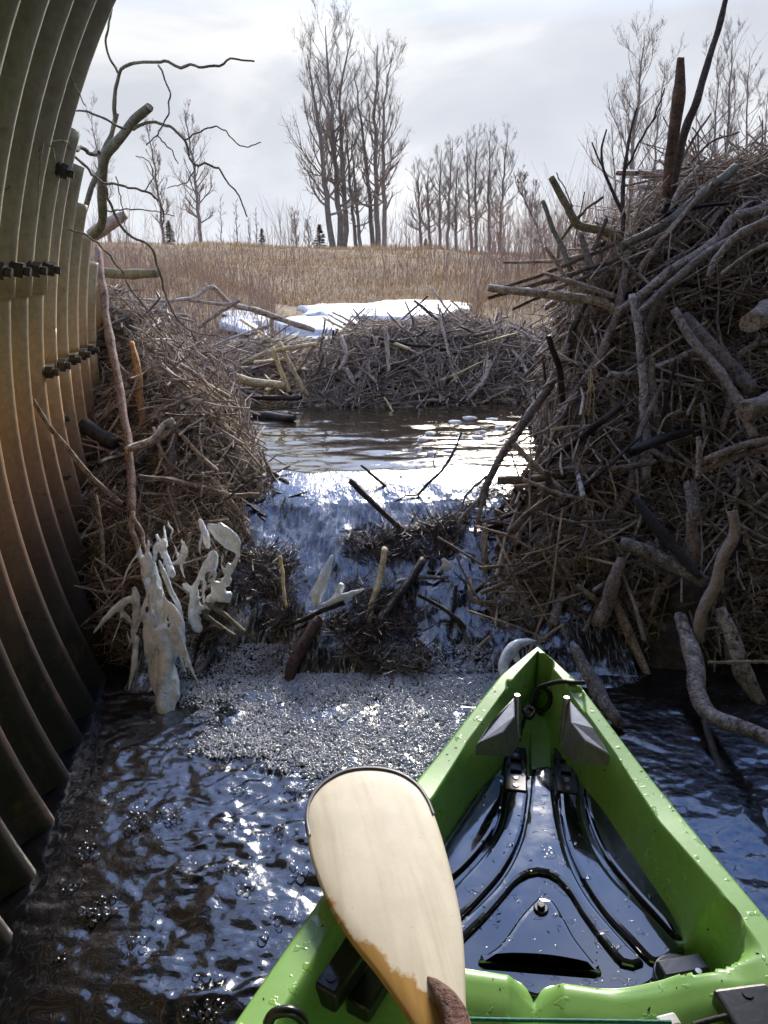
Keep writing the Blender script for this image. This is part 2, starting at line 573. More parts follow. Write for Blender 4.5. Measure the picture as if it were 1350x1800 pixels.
def mat_pad():
    """wet glossy black deck pad"""
    m, t, b = new_mat('wet_black_deck_pad')
    pos = world_pos(t)
    d = noise(t, pos, 42, 3, 0.5, 0.6)
    drops = ramp(t, d, [(0.615, (0, 0, 0)), (0.64, (1, 1, 1))]).outputs[0]
    film = ramp(t, noise(t, pos, 14, 4, 0.6), [(0.40, (0.13, 0.13, 0.13)), (0.60, (0.05, 0.05, 0.05))]).outputs[0]
    b.inputs['Base Color'].default_value = (0.010, 0.011, 0.013, 1)
    t.links.new(film, b.inputs['Roughness'])
    b.inputs['Specular IOR Level'].default_value = 0.7
    b.inputs['Coat Weight'].default_value = 1.0
    b.inputs['Coat Roughness'].default_value = 0.03
    b.inputs['Coat IOR'].default_value = 1.55
    f = noise(t, pos, 22, 2, 0.5)
    bump(t, b, mathn(t, 'ADD', drops, mathn(t, 'MULTIPLY', f, 0.6)), 0.5, 0.0016)
    return m


def mat_water(name, col, bumps, rough=0.02, foam=None):
    m, t, b = new_mat(name)
    pos = world_pos(t)
    mp2 = N(t, 'ShaderNodeMapping')
    mp2.inputs['Scale'].default_value = bumps[3] if len(bumps) > 3 else (1, 1, 1)
    t.links.new(pos, mp2.inputs[0])
    n = noise(t, mp2.outputs[0], bumps[0], 4, 0.55, 0.6)
    n2 = noise(t, mp2.outputs[0], bumps[0] * 4.3, 3, 0.5, 0.4)
    b.inputs['Base Color'].default_value = (*col, 1)
    b.inputs['Roughness'].default_value = rough
    b.inputs['IOR'].default_value = 1.33
    b.inputs['Specular IOR Level'].default_value = 1.0
    b.inputs['Coat Weight'].default_value = 1.0
    b.inputs['Coat IOR'].default_value = 1.55
    b.inputs['Coat Roughness'].default_value = rough
    bump(t, b, mathn(t, 'ADD', n, mathn(t, 'MULTIPLY', n2, 0.25)), bumps[1], bumps[2])
    if foam:                                            # entrained air: streaks of froth along the flow
        mp3 = N(t, 'ShaderNodeMapping')
        mp3.inputs['Scale'].default_value = (5.0, 1.1, 1.1)
        t.links.new(pos, mp3.inputs[0])
        fm = ramp(t, noise(t, mp3.outputs[0], 13, 8, 0.72, 1.2), [(foam, (0, 0, 0)), (foam + 0.16, (0.75, 0.75, 0.75))]).outputs[0]
        t.links.new(mixc(t, fm, col, (0.56, 0.60, 0.64)), b.inputs['Base Color'])
        t.links.new(mixc(t, fm, (rough,) * 3, (0.4, 0.4, 0.4)), b.inputs['Roughness'])
        t.links.new(mathn(t, 'SUBTRACT', 1.0, fm), b.inputs['Coat Weight'])
    return m


def mat_ice(name='clear_river_ice', milky=0.2):
    m, t, b = new_mat(name)
    pos = world_pos(t)
    n = noise(t, pos, 24, 5, 0.6)
    c = ramp(t, n, [(0.3, (0.80, 0.87, 0.95)), (0.65, (0.93, 0.96, 0.99))]).outputs[0]
    t.links.new(c, b.inputs['Base Color'])
    tr = ramp(t, n, [(0.32, (0.45,) * 3), (0.56, (0.0,) * 3)]).outputs[0]
    t.links.new(tr, b.inputs['Transmission Weight'])
    b.inputs['Roughness'].default_value = 0.035
    b.inputs['IOR'].default_value = 1.31
    b.inputs['Subsurface Weight'].default_value = milky
    b.inputs['Subsurface Radius'].default_value = (0.02, 0.025, 0.03)
    b.inputs['Subsurface Scale'].default_value = 0.6
    b.inputs['Coat Weight'].default_value = 0.6
    b.inputs['Coat Roughness'].default_value = 0.03
    bump(t, b, noise(t, pos, 70, 4, 0.55, 1.2), 0.8, 0.007)
    return m


def mat_bubble():
    """thin wet bubble film: mostly clear, mirror-like at the rim, a little milky"""
    m, t, b = new_mat('bubble_film')
    tr = t.nodes.new('ShaderNodeBsdfTransparent')
    df = N(t, 'ShaderNodeBsdfDiffuse')
    df.inputs['Color'].default_value = (0.78, 0.86, 0.95, 1)
    gl = N(t, 'ShaderNodeBsdfGlossy', i_Roughness=0.10)
    m1 = N(t, 'ShaderNodeMixShader')
    m1.inputs[0].default_value = 0.34
    t.links.new(tr.outputs[0], m1.inputs[1])
    t.links.new(df.outputs[0], m1.inputs[2])
    fr = N(t, 'ShaderNodeFresnel', i_IOR=2.0)
    mx = t.nodes.new('ShaderNodeMixShader')
    t.links.new(fr.outputs[0], mx.inputs[0])
    t.links.new(m1.outputs[0], mx.inputs[1])
    t.links.new(gl.outputs[0], mx.inputs[2])
    out = [n for n in t.nodes if n.type == 'OUTPUT_MATERIAL'][0]
    t.links.new(mx.outputs[0], out.inputs[0])
    return m


GROUND = mat_ground()
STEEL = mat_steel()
BOLT = mat_plain('dark_zinc_bolt', (0.060, 0.056, 0.050), 0.5, 0.7, bscale=90, bstr=0.3, var=0.4)
KAYAK = mat_kayak()
PAD = mat_pad()
BLACKP = mat_plain('black_moulded_plastic', (0.016, 0.016, 0.018), 0.28, 0.0, coat=0.3, bscale=120, bstr=0.1)
GREYP = mat_plain('grey_metal_plate', (0.24, 0.25, 0.27), 0.30, 0.35, bscale=80, bstr=0.1)
STEELB = mat_plain('bright_screw_metal', (0.35, 0.35, 0.36), 0.3, 1.0, bscale=150, bstr=0.05)
ROPE = mat_plain('black_cord', (0.018, 0.016, 0.016), 0.7, 0.0, bscale=300, bstr=0.8)
TEAL = mat_plain('teal_cord', (0.015, 0.19, 0.15), 0.6, 0.0, bscale=300, bstr=0.6)
W_LOW = mat_water('dark_stream_water', (0.0045, 0.0045, 0.0050), (60, 0.35, 0.004, (1, 1.3, 1)))
W_POOL = mat_water('brown_pool_water', (0.040, 0.027, 0.012), (16, 0.20, 0.010, (0.55, 1.8, 1)))
W_FALL = mat_water('rushing_water', (0.012, 0.013, 0.015), (30, 0.45, 0.010, (1.6, 0.6, 0.8)), rough=0.04, foam=0.50)
ICE = mat_ice()
BUBBLE = mat_bubble()
FOAM = mat_plain('white_foam_scum', (0.72, 0.72, 0.70), 0.7, bscale=70, bstr=0.6, var=0.35)


def mat_snow():
    m, t, b = new_mat('old_snow_and_ice')
    pos = world_pos(t)
    n = noise(t, pos, 1.6, 6, 0.65)
    c = ramp(t, n, [(0.32, (0.26, 0.23, 0.20)), (0.42, (0.55, 0.57, 0.58)), (0.60, (0.80, 0.82, 0.84))]).outputs[0]
    t.links.new(c, b.inputs['Base Color'])
    b.inputs['Roughness'].default_value = 0.45
    bump(t, b, noise(t, pos, 7, 6, 0.6), 0.7, 0.05)
    return m


SNOW = mat_snow()

# ------------------------------------------------------------------ heights of the heaps and of the land
POOL = 0.36


def soft_min(a, b, k=0.08):
    h = np.clip(0.5 + 0.5 * (b - a) / k, 0, 1)
    return b * (1 - h) + a * h - k * h * (1 - h)


def h_right(x, y):
    xs = x - 0.13 * np.maximum(0, y - 2.6)
    zr_hi = np.interp(xs, [0.25, 0.55, 0.66, 0.72, 0.80, 0.97, 1.12, 1.28, 1.6, 2.6], [-0.3, 0.15, 0.42, 0.78, 1.0, 1.2, 1.38, 1.50, 1.52, 1.4])
    zr_lo = np.interp(xs, [0.22, 0.34, 0.50, 0.66, 0.8, 1.2, 2.6], [-0.3, 0.06, 0.30, 0.42, 0.7, 1.4, 1.5])
    w = sstep(2.5, 2.9, y)
    zr = zr_lo * (1 - w) + zr_hi * w
    yy = y + 0.10 * np.clip(x - 0.6, 0, 1.0)
    fr = np.interp(yy, [1.7, 1.95, 2.15, 2.5, 2.9, 3.15, 3.4, 3.8, 4.6, 5.4], [-0.4, -0.06, 0.24, 0.50, 0.84, 1.2, 1.5, 1.55, 0.9, 0.1])
    return soft_min(zr, fr) + 0.075 * fbm(x * 3.1, y * 3.1, 4, 0.3) + 0.035 * fbm(x * 9, y * 9, 2, 0.9)


def h_left(x, y):
    xb = np.interp(y, [1.85, 2.2, 2.6, 3.0, 3.46, 4.6], [-0.60, -0.52, -0.44, -0.52, -0.60, -0.84])
    d = xb - x
    a = np.interp(d, [-0.15, 0.0, 0.12, 0.28, 0.48, 0.7, 1.1], [-0.2, 0.30, 0.46, 0.68, 0.90, 1.03, 1.06])
    fr = np.interp(y, [1.75, 1.95, 2.2, 2.6, 3.0, 3.4, 4.2, 5.2], [-0.3, -0.02, 0.30, 0.58, 0.90, 1.12, 0.85, 0.2])
    return soft_min(a, fr) + 0.095 * fbm(x * 3.3 + 9, y * 3.3, 4, 1.3) + 0.04 * fbm(x * 9, y * 9, 2, 1.9)


def h_fall(x, y):
    """the low part of the dam the stream runs over"""
    bed = np.interp(y, [1.70, 1.88, 2.0, 2.2, 2.45, 2.62, 2.9, 3.1], [-0.3, -0.08, 0.0, 0.125, 0.245, 0.30, 0.28, 0.1])
    side = np.interp(x, [-0.75, -0.45, -0.25, 0.3, 0.5, 0.8], [0.03, 0.0, -0.03, 0.0, 0.05, 0.1])
    return bed + side * sstep(1.8, 2.1, y) + 0.080 * fbm(x * 4.6, y * 4.6, 4, 2.2)


def crest(x):
    return 0.10 * fbm(x * 2.6, x * 0.0 + 3.3, 3) - 0.05


def w_fall(x, y):
    """surface of the running water on it"""
    y = y + crest(x) * sstep(1.9, 2.3, y)
    s = np.interp(y, [1.74, 1.86, 1.97, 2.12, 2.30, 2.46, 2.60, 2.74, 2.90], [-0.012, 0.012, 0.075, 0.165, 0.255, 0.318, 0.348, POOL + 0.002, POOL - 0.02])
    amp = sstep(1.75, 1.95, y) * (1 - sstep(2.42, 2.66, y))
    return s + amp * (0.026 * fbm(x * 6.5, y * 4.2, 3, 4.4) * (1 - 0.5 * sstep(2.2, 2.5, y)) + 0.006 * fbm(x * 26, y * 12, 3, 5.4))


def h_mound(x, y):
    px_ = np.interp(x, [-0.75, -0.52, -0.38, -0.15, 0.3, 0.6, 1.0, 1.6, 2.2], [0.15, 0.34, 0.54, 0.69, 0.75, 0.72, 0.64, 0.5, 0.3])
    yc = y - 0.10 * np.clip(x, 0, 2)
    py_ = np.interp(yc, [4.0, 4.12, 4.30, 4.55, 5.0, 5.5, 6.0], [0.1, 0.32, 0.52, 0.73, 0.77, 0.6, 0.2])
    return soft_min(px_, py_, 0.12) + 0.05 * fbm(x * 3.7, y * 3.7, 4, 3.3)


def h_small(x, y):
    """low raft of sticks between the left bank and the mound"""
    d = np.hypot((x + 0.85) / 0.75, (y - 5.0) / 0.75)
    return np.interp(d, [0, 0.5, 1.0, 1.4], [0.62, 0.52, 0.30, 0.1]) + 0.05 * fbm(x * 3 + 5, y * 3, 4, 6.3)


def h_land(x, y):
    z = np.interp(y, [-20, 1.6, 2.6, 3.4, 6.0, 9.0, 13.5, 15.0, 17.5, 21.0, 27, 60, 140, 3000], [-0.5, -0.45, 0.0, 0.12, 0.18, 0.32, 0.40, 0.52, 0.92, 1.28, 1.42, 1.7, 2.2, 12])
    side = sstep(1.2, 3.4, np.abs(x + 0.2)) * sstep(3.4, 5.2, y) * (1 - sstep(12, 17, y)) * 0.34
    rgt = sstep(1.5, 4.5, x) * sstep(5.5, 9, y) * (1 - sstep(14, 20, y)) * 0.5
    lft = sstep(1.5, 4.5, -x) * sstep(7, 11, y) * (1 - sstep(14, 20, y)) * 0.3
    nz = 0.05 * fbm(x * 0.7, y * 0.7, 4) * sstep(3, 8, y) + 0.26 * fbm(x * 0.16, y * 0.13, 4) * sstep(12, 20, y)
    return z + side + rgt + lft + nz


HF = [h_right, h_left, h_fall, h_mound, h_small]


def surf(px, py, lift=0.02):
    """where the line of sight through a photo pixel meets the heaps or the water"""
    u, v = (px - 675) / FPX, (900 - py) / FPX
    f, up = CP + v * SP, -SP + v * CP
    t = np.linspace(1.2, 6.5, 1400)
    x, y, z = u * t, f * t, CAM_H + up * t
    g = np.maximum(np.where(y < 2.64, np.where(y < 1.75, 0, -1), POOL), 0)
    for fn in HF:
        g = np.maximum(g, fn(x, y))
    hit = np.nonzero(z <= g + lift)[0]
    i = hit[0] if len(hit) else len(t) - 1
    return np.array((x[i], y[i], z[i]))


# ================================================================== the setting
# ground: one sheet to the horizon
gx = np.concatenate([-np.geomspace(1500, 12, 26), np.linspace(-11.5, 11.5, 116), np.geomspace(12, 1500, 26)])
gy = np.concatenate([np.linspace(-20, 1, 12), np.linspace(1.3, 24, 150), np.geomspace(24.6, 2500, 50)])
GX, GY = np.meshgrid(gx, gy)
tag(obj('ground', grid_mesh('ground', GX, GY, h_land(GX, GY)), GROUND), kind='structure')

# pool above the dam
px_ = np.linspace(-1.6, 2.2, 170)
py_ = np.concatenate([np.linspace(2.42, 4.6, 165), np.linspace(4.65, 14.5, 90)])
X, Y = np.meshgrid(px_ * 1.0, py_)
X = X * (1 + sstep(4.4, 7.0, Y) * 2.2)
Zp = POOL + 0.0035 * fbm(X * 5, Y * 11, 3) * (1 - sstep(5, 9, Y)) - 0.30 * (1 - sstep(2.50, 2.74, Y + crest(X)))
tag(obj('pool_water', grid_mesh('pool_water', X, Y, Zp), W_POOL), kind='structure')

# stream below the dam, inside the culvert
wx = np.concatenate([np.linspace(-2.2, -1.0, 8), np.linspace(-0.98, 1.20, 400), np.linspace(1.24, 3.9, 40)])
wy = np.concatenate([np.linspace(-7, 0.2, 18), np.linspace(0.25, 2.08, 340)])
X, Y = np.meshgrid(wx, wy)
turb = np.exp(-((X + 0.10) / 0.42) ** 2) * sstep(0.2, 1.0, Y)
turb = np.clip(turb + 0.25, 0, 1)
Zw = turb * (0.0050 * fbm(X * 13 + 0.9 * fbm(X * 5, Y * 5, 2), Y * 19 + 0.9 * fbm(X * 6 + 9, Y * 6, 2), 3, 0.7) + 0.0030 * fbm(X * 36 + 0.8 * fbm(X * 14, Y * 14, 2), Y * 44, 3, 1.7)) + 0.004 * fbm(X * 3, Y * 3.4, 2) \
    + 0.016 * sstep(1.5, 1.85, Y) * np.exp(-((X + 0.05) / 0.4) ** 2) * fbm(X * 9, Y * 9, 2, 3.1)
tag(obj('stream_water', grid_mesh('stream_water', X, Y, Zw), W_LOW), kind='structure')

# water running over the dam
X, Y = np.meshgrid(np.linspace(-0.72, 0.72, 330), np.linspace(1.76, 3.05, 300))
tag(obj('falling_water', grid_mesh('falling_water', X, Y, w_fall(X, Y)), W_FALL), kind='structure')

# ================================================================== culvert
AX = R(9.3)                                         # the pipe points a little left of straight ahead
CA, SA = math.cos(AX), math.sin(AX)
C_LAT, C_Z, C_R, PITCH_C, S0 = 1.407, CAM_H - 0.414, 2.02, 0.145, 1.957


def culv(s, a, r):
    """station s along the pipe, angle a round it (0 = left, rising clockwise), radius r"""
    lat, z = C_LAT - r * np.cos(a), C_Z + r * np.sin(a)
    return lat * CA - s * SA, lat * SA + s * CA, z


culvert = thing('culvert', 'huge corrugated steel culvert with stepped end, arching up the left side', 'culvert', (-0.8, 1.9, 0))


def corr(s):
    return C_R + 0.026 * (1 - np.cos((s - S0) / PITCH_C * 2 * np.pi)) - 0.010 * np.cos((s - S0) / PITCH_C * 4 * np.pi) * 0.3


S_CUT = S0 + 2 * PITCH_C + 0.028                     # where the upright cut of the crown ends
# bevel: highest angle each ring reaches
z_of = {}


def ang_z(z):
    return math.asin(max(-1, min(1, (z - C_Z) / C_R)))


def plate(s0, s1, a0, a1, lift=0.0, na=None):
    ns = max(4, int((s1 - s0) / PITCH_C * 14))
    na = na or max(6, int(abs(a1 - a0) / 0.035))
    s = np.linspace(s0, s1, ns)
    a = np.linspace(a0, a1, na)
    S, A_ = np.meshgrid(s, a)
    Rr = corr(S) - lift + 0.0015 * vnoise(S * 6, A_ * 5)
    return part('plate', grid_mesh('plate', *culv(S, A_, Rr)), STEEL, culvert)


def solid(o, t=0.006):
    m = o.modifiers.new('thickness', 'SOLIDIFY')
    m.thickness = t
    m.offset = 1
    return o


zA, zB = CAM_H - 0.035, CAM_H - 0.285                 # seam heights of the inner and the outer length
aA, aB = ang_z(zA), ang_z(zB)
aBot = -R(85)
SA1 = S0 + 2.36 * PITCH_C
# inner length (behind and beside the boat): bottom, upper left, crown, right
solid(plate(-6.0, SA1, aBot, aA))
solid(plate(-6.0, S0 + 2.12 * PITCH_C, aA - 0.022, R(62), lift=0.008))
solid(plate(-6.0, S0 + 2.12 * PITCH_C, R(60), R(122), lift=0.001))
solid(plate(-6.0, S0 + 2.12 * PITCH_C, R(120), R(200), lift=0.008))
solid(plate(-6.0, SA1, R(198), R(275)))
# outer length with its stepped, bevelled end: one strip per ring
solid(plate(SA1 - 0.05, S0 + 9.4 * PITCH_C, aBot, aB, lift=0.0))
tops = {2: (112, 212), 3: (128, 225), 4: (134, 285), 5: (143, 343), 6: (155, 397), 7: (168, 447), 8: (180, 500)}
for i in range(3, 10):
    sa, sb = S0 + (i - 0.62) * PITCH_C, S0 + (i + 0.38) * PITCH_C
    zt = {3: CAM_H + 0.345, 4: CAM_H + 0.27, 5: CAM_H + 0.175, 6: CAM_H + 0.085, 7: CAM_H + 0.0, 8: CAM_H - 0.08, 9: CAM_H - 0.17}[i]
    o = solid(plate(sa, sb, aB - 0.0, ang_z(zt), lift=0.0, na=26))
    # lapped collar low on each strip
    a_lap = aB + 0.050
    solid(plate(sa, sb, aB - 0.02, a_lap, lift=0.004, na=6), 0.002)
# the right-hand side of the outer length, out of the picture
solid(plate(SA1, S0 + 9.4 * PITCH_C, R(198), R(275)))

# bolts: hex nut on a stud
nut = []
V1, F1 = cyl_vf((0, 0, 0), 0.019, 0.024, 6)
V0, F0 = cyl_vf((0, 0, -0.004), 0.024, 0.006, 14)
V2, F2 = cyl_vf((0, 0, 0.022), 0.0105, 0.017, 12)
Vb, Fb = join_meshes([(V0, F0), (V1, F1), (V2, F2)])
bolt_me = mesh_from('bolt', Vb, Fb, False)
bolt_me.materials.append(BOLT)


def bolt(s, a, lift=0.0):
    r = corr(np.array(s)) - lift
    p = np.array(culv(s, a, r))
    q = np.array(culv(s, a, r - 0.1))
    o = obj('bolt', bolt_me, None, culvert)
    d = Vector(q - p).normalized()
    M = Matrix.Translation(Vector(p)) @ d.to_track_quat('Z', 'Y').to_matrix().to_4x4() @ Matrix.Rotation(random.uniform(0, 1), 4, 'Z')
    o.matrix_parent_inverse = Matrix.Translation(-culvert.location)
    o.matrix_basis = M
    return o


for i in range(-3, 3):
    bolt(S0 + i * PITCH_C, aA + 0.012, 0.008)
for i in range(2, 9):
    bolt(S0 + i * PITCH_C + 0.01, aB - 0.004, 0.004)
bolt(S0 + 2.0 * PITCH_C, ang_z(CAM_H + 0.235), 0.008)
for i in (0, 1):
    bolt(S0 + (i + 2) * PITCH_C, ang_z(CAM_H + 0.52 + 0.0 * i), 0.008) if i == 5 else None
bolt(S0 + 3.2 * PITCH_C, ang_z(0.66), 0.0)

# ================================================================== heaps of sticks and mud
def normal_of(fn, x, y, e=0.03):
    gx_ = (fn(x + e, y) - fn(x - e, y)) / (2 * e)
    gy_ = (fn(x, y + e) - fn(x, y - e)) / (2 * e)
    n = np.stack([-gx_, -gy_, np.ones_like(gx_)], -1)
    return n / np.linalg.norm(n, axis=-1, keepdims=True)


def outside_culvert(x, y, z, gap=0.02):
    lat, s_ = x * CA + y * SA, -x * SA + y * CA
    return ((lat - C_LAT) ** 2 + (z - C_Z) ** 2 < (C_R - gap) ** 2) | (s_ > S0 + 9.4 * PITCH_C)


def scatter(fn, box, n, zmin, seed, culv_side=False):
    """n points on a heap, spread by surface area"""
    rg = np.random.default_rng(seed)
    out = np.empty((0, 3))
    while len(out) < n:
        x = rg.uniform(box[0], box[1], n * 4)
        y = rg.uniform(box[2], box[3], n * 4)
        z = fn(x, y)
        nz = normal_of(fn, x, y, 0.05)[:, 2]
        keep = (z > zmin(x, y)) & (rg.uniform(0, 1, n * 4) < np.clip(0.28 / np.maximum(nz, 0.1), 0, 1))
        if culv_side:
            keep &= outside_culvert(x, y, z)
        out = np.vstack([out, np.stack([x, y, z], -1)[keep]])
    return out[:n]


def tangent_dirs(fn, P, ang, tilt, rg):
    nrm = normal_of(fn, P[:, 0], P[:, 1], 0.06)
    e1 = np.cross(np.array([0, 0, 1.0]), nrm)
    flat = np.linalg.norm(e1, axis=1) < 0.05
    e1[flat] = (1, 0, 0)
    # contour direction, always pointing towards +x
    e1 /= np.linalg.norm(e1, axis=1, keepdims=True)
    e1[e1[:, 0] < 0] *= -1
    e2 = np.cross(nrm, e1)
    e2[e2[:, 2] < 0] *= -1
    d = np.cos(ang)[:, None] * e1 + np.sin(ang)[:, None] * e2 + np.sin(tilt)[:, None] * nrm
    return d / np.linalg.norm(d, axis=1, keepdims=True), nrm


STICKS = []
for k in range(22):
    rg = np.random.default_rng(500 + k)
    z = np.linspace(0, 1, 5)
    amp = rg.uniform(0.5, 3.0)
    pts = np.c_[amp * rg.normal(0, 1, 5), amp * rg.normal(0, 1, 5), z * 40]
    pts[0, :2] = 0
    rad = np.array([1.0, 0.95, 0.88, 0.78, rg.uniform(0.5, 0.72)])
    me = log_mesh('stick', pts, rad, sides=6, rough=0.16, wob=0.7, seed=600 + k, knots=3, seg=13)
    V = np.empty(len(me.vertices) * 3)
    me.vertices.foreach_get('co', V)
    V = V.reshape(-1, 3)
    F = [list(p.vertices) for p in me.polygons]
    if k % 2:                                         # a broken side shoot
        zs, th = rg.uniform(0.3, 0.8), rg.uniform(0, 6.28)
        p0 = np.array([np.interp(zs, z, pts[:, 0]), np.interp(zs, z, pts[:, 1]), zs * 40])
        p1 = p0 + np.array([math.cos(th) * 3.5, math.sin(th) * 3.5, 4.0])
        SV, SF = tubes(np.array([[p0, (p0 * .5 + p1 * .5) + (0.3, 0.2, 0), p1]]), np.array([[0.55, 0.42, 0.25]]), 5)
        V, F = join_meshes([(V, F), (SV, SF)])
    V[:, 2] /= 40
    STICKS.append((V, F))
STICK_ME = {}


def stick_mesh(k, mat):
    key = (k, mat.name)
    if key not in STICK_ME:
        me = mesh_from('stick', *STICKS[k], True)
        me.materials.append(mat)
        STICK_ME[key] = me
    return STICK_ME[key]


def put_stick(root, c, d, L, r, mat, k, name='stick'):
    o = bpy.data.objects.new(name, stick_mesh(k, mat))
    COL.objects.link(o)
    o.parent = root
    d = Vector(d)
    M = Matrix.Translation(Vector(c) - d * (L / 2)) @ d.to_track_quat('Z', 'Y').to_matrix().to_4x4() @ Matrix.Diagonal((r, r, L, 1))
    o.matrix_parent_inverse = Matrix.Translation(-root.location)
    o.matrix_basis = M
    return o


def twig_cloud(name, root, fn, box, n, zmin, seed, mat, Lr, rr, tilt_sd, sink, droop=0.0, culv_side=False, sides=3, k=4, ang=None, curl=0.18):
    rg = np.random.default_rng(seed)
    P = scatter(fn, box, n, zmin, seed + 1, culv_side)
    a = rg.uniform(0, np.pi, n) if ang is None else rg.normal(ang[0], ang[1], n)
    d, nrm = tangent_dirs(fn, P, a, rg.normal(0.05, tilt_sd, n), rg)
    L = rg.uniform(*Lr, n) * rg.uniform(0.5, 1.0, n)
    s = np.linspace(-0.5, 0.5, k)
    C = P + nrm * rg.uniform(-sink, sink * 1.6, n)[:, None]
    side = np.cross(d, nrm)
    bend = rg.normal(0, curl, n)
    bend2 = rg.normal(0, curl, n)
    pts = C[:, None] + d[:, None] * (L[:, None] * s)[..., None] \
        + side[:, None] * ((bend * L)[:, None] * (s * s - 0.08))[..., None] * 2 + nrm[:, None] * ((bend2 * L)[:, None] * (s * s - 0.08))[..., None]
    pts[..., 2] -= droop * L[:, None] * (s + 0.5) ** 2
    pts += rg.normal(0, 1, pts.shape) * (L[:, None, None] * 0.018)
    r = np.exp(rg.uniform(np.log(rr[0]), np.log(rr[1]), n))[:, None] * np.linspace(1, 0.55, k)[None]
    V, F = tubes(pts, r, sides)
    tint = np.repeat(rg.uniform(0, 1, n), k * sides)
    o = part(name, mesh_from(name, V, F, True, tint), mat, root)
    o['kind'] = 'stuff'
    return o


def heap(root, fn, box, zmin, n_sticks, Lr, rr, mats, ang, tilt_sd, seed, culv_side=False, res=0.028, inset=0.03):
    """mud core and the sticks that can be picked apart"""
    x = np.arange(box[0] - 0.25, box[1] + 0.25, res)
    y = np.arange(box[2] - 0.25, box[3] + 0.25, res)
    X, Y = np.meshgrid(x, y)
    Z = fn(X, Y) - inset + 0.022 * fbm(X * 14, Y * 14, 3)
    if culv_side:
        ok = outside_culvert(X, Y, Z, 0.0)
        Z = np.where(ok, Z, -0.4)
        msk = ok[:-1, :-1] | ok[1:, 1:]
        part('mud_core', grid_mesh('mud_core', X, Y, Z, mask=msk), MUD, root)
    else:
        part('mud_core', grid_mesh('mud_core', X, Y, Z), MUD, root)
    rg = np.random.default_rng(seed)
    P = scatter(fn, box, n_sticks, zmin, seed + 5, culv_side)
    a = ang(P, rg)
    d, nrm = tangent_dirs(fn, P, a, rg.normal(0.06, tilt_sd, n_sticks), rg)
    for i in range(n_sticks):
        r = math.exp(rg.uniform(math.log(rr[0]), math.log(rr[1])))
        L = rg.uniform(*Lr) * (0.7 + 0.5 * r / rr[1])
        m = mats[int(rg.integers(len(mats)))]
        put_stick(root, P[i] + nrm[i] * (rg.uniform(-0.4, 2.2) * r + 0.004), d[i], L, r, m, int(rg.integers(22)))


def ang_uniform(P, rg):
    return rg.uniform(0, np.pi, len(P))


def ang_right(P, rg):
    """high on the right heap sticks point up to the right, lower down they lie any way"""
    hi = P[:, 2] > 1.0
    return np.where(hi, rg.normal(R(28), R(24), len(P)), rg.normal(R(75), R(50), len(P)))


right_heap = thing('beaver_dam', 'tall dam heap of tangled sticks, roots and mud right of the kayak', 'beaver dam', (1.2, 2.8, 0))
zr = lambda x, y: np.where(y < 2.6, 0.0, POOL - 0.03)
BR = (0.28, 2.2, 1.85, 3.9)
heap(right_heap, h_right, BR, zr, 300, (0.22, 0.75), (0.0045, 0.016), [BARK, BARK, BARK, BARK, PALE, PALE, FROST, BARK_DARK, BIRCH], ang_right, 0.22, 21, inset=0.012)
twig_cloud('twig_tangle', right_heap, h_right, BR, 6500, zr, 31, TWIG, (0.08, 0.34), (0.0012, 0.0042), 0.36, 0.025)
twig_cloud('stick_tangle', right_heap, h_right, BR, 1900, zr, 34, TWIG, (0.22, 0.75), (0.0030, 0.0075), 0.28, 0.03, sides=5, k=5, curl=0.07)
twig_cloud('root_fibres', right_heap, h_right, BR, 9000, zr, 32, FIBRE, (0.05, 0.16), (0.0006, 0.0016), 0.5, 0.02, droop=0.5, curl=0.5)
twig_cloud('crown_twigs', right_heap, h_right, (0.7, 2.2, 2.8, 3.8), 1300, lambda x, y: 0.9, 33, TWIG, (0.25, 0.75), (0.0018, 0.006), 0.6, 0.05, ang=(R(45), R(40)), sides=5, curl=0.08)

left_heap = thing('debris_bank', 'brown bank of matted sticks and dead grass beside the culvert', 'debris bank', (-0.8, 2.8, 0))
BL = (-1.9, -0.36, 1.9, 4.7)
zl = lambda x, y: np.where(y < 2.6, 0.0, POOL - 0.03)
heap(left_heap, h_left, BL, zl, 190, (0.16, 0.5), (0.0035, 0.010), [BARK, BARK, BARK, PALE, PALE, BARK_DARK, BIRCH], ang_uniform, 0.24, 41, culv_side=True, inset=0.012)
twig_cloud('twig_tangle', left_heap, h_left, BL, 5000, zl, 42, TWIG, (0.06, 0.26), (0.001, 0.0032), 0.4, 0.02, culv_side=True)
twig_cloud('stick_tangle', left_heap, h_left, BL, 900, zl, 44, TWIG, (0.14, 0.5), (0.0025, 0.006), 0.3, 0.03, sides=5, k=5, curl=0.08, culv_side=True)
twig_cloud('dead_grass_mat', left_heap, h_left, BL, 9500, zl, 43, FIBRE, (0.05, 0.20), (0.0006, 0.0017), 0.45, 0.02, droop=0.5, culv_side=True, curl=0.5)

mound = thing('beaver_lodge_mound', 'low brown mound of packed twigs and mud beyond the pool', 'stick mound', (0.3, 4.7, POOL))
BM = (-0.55, 2.0, 4.1, 5.3)
zm = lambda x, y: np.full_like(x, POOL - 0.02)
heap(mound, h_mound, BM, zm, 230, (0.25, 0.8), (0.004, 0.011), [BARK, BARK, BARK, PALE, PALE, BARK_DARK, PEELED], ang_uniform, 0.2, 51, inset=0.015)
twig_cloud('twig_tangle', mound, h_mound, BM, 6000, zm, 52, TWIG, (0.1, 0.38), (0.0014, 0.0042), 0.32, 0.025)
twig_cloud('stick_tangle', mound, h_mound, BM, 900, zm, 54, TWIG, (0.2, 0.7), (0.003, 0.007), 0.28, 0.03, sides=5, k=5, curl=0.07)
twig_cloud('dead_grass_mat', mound, h_mound, BM, 4000, zm, 53, FIBRE, (0.06, 0.2), (0.001, 0.002), 0.4, 0.02, droop=0.3, curl=0.4)

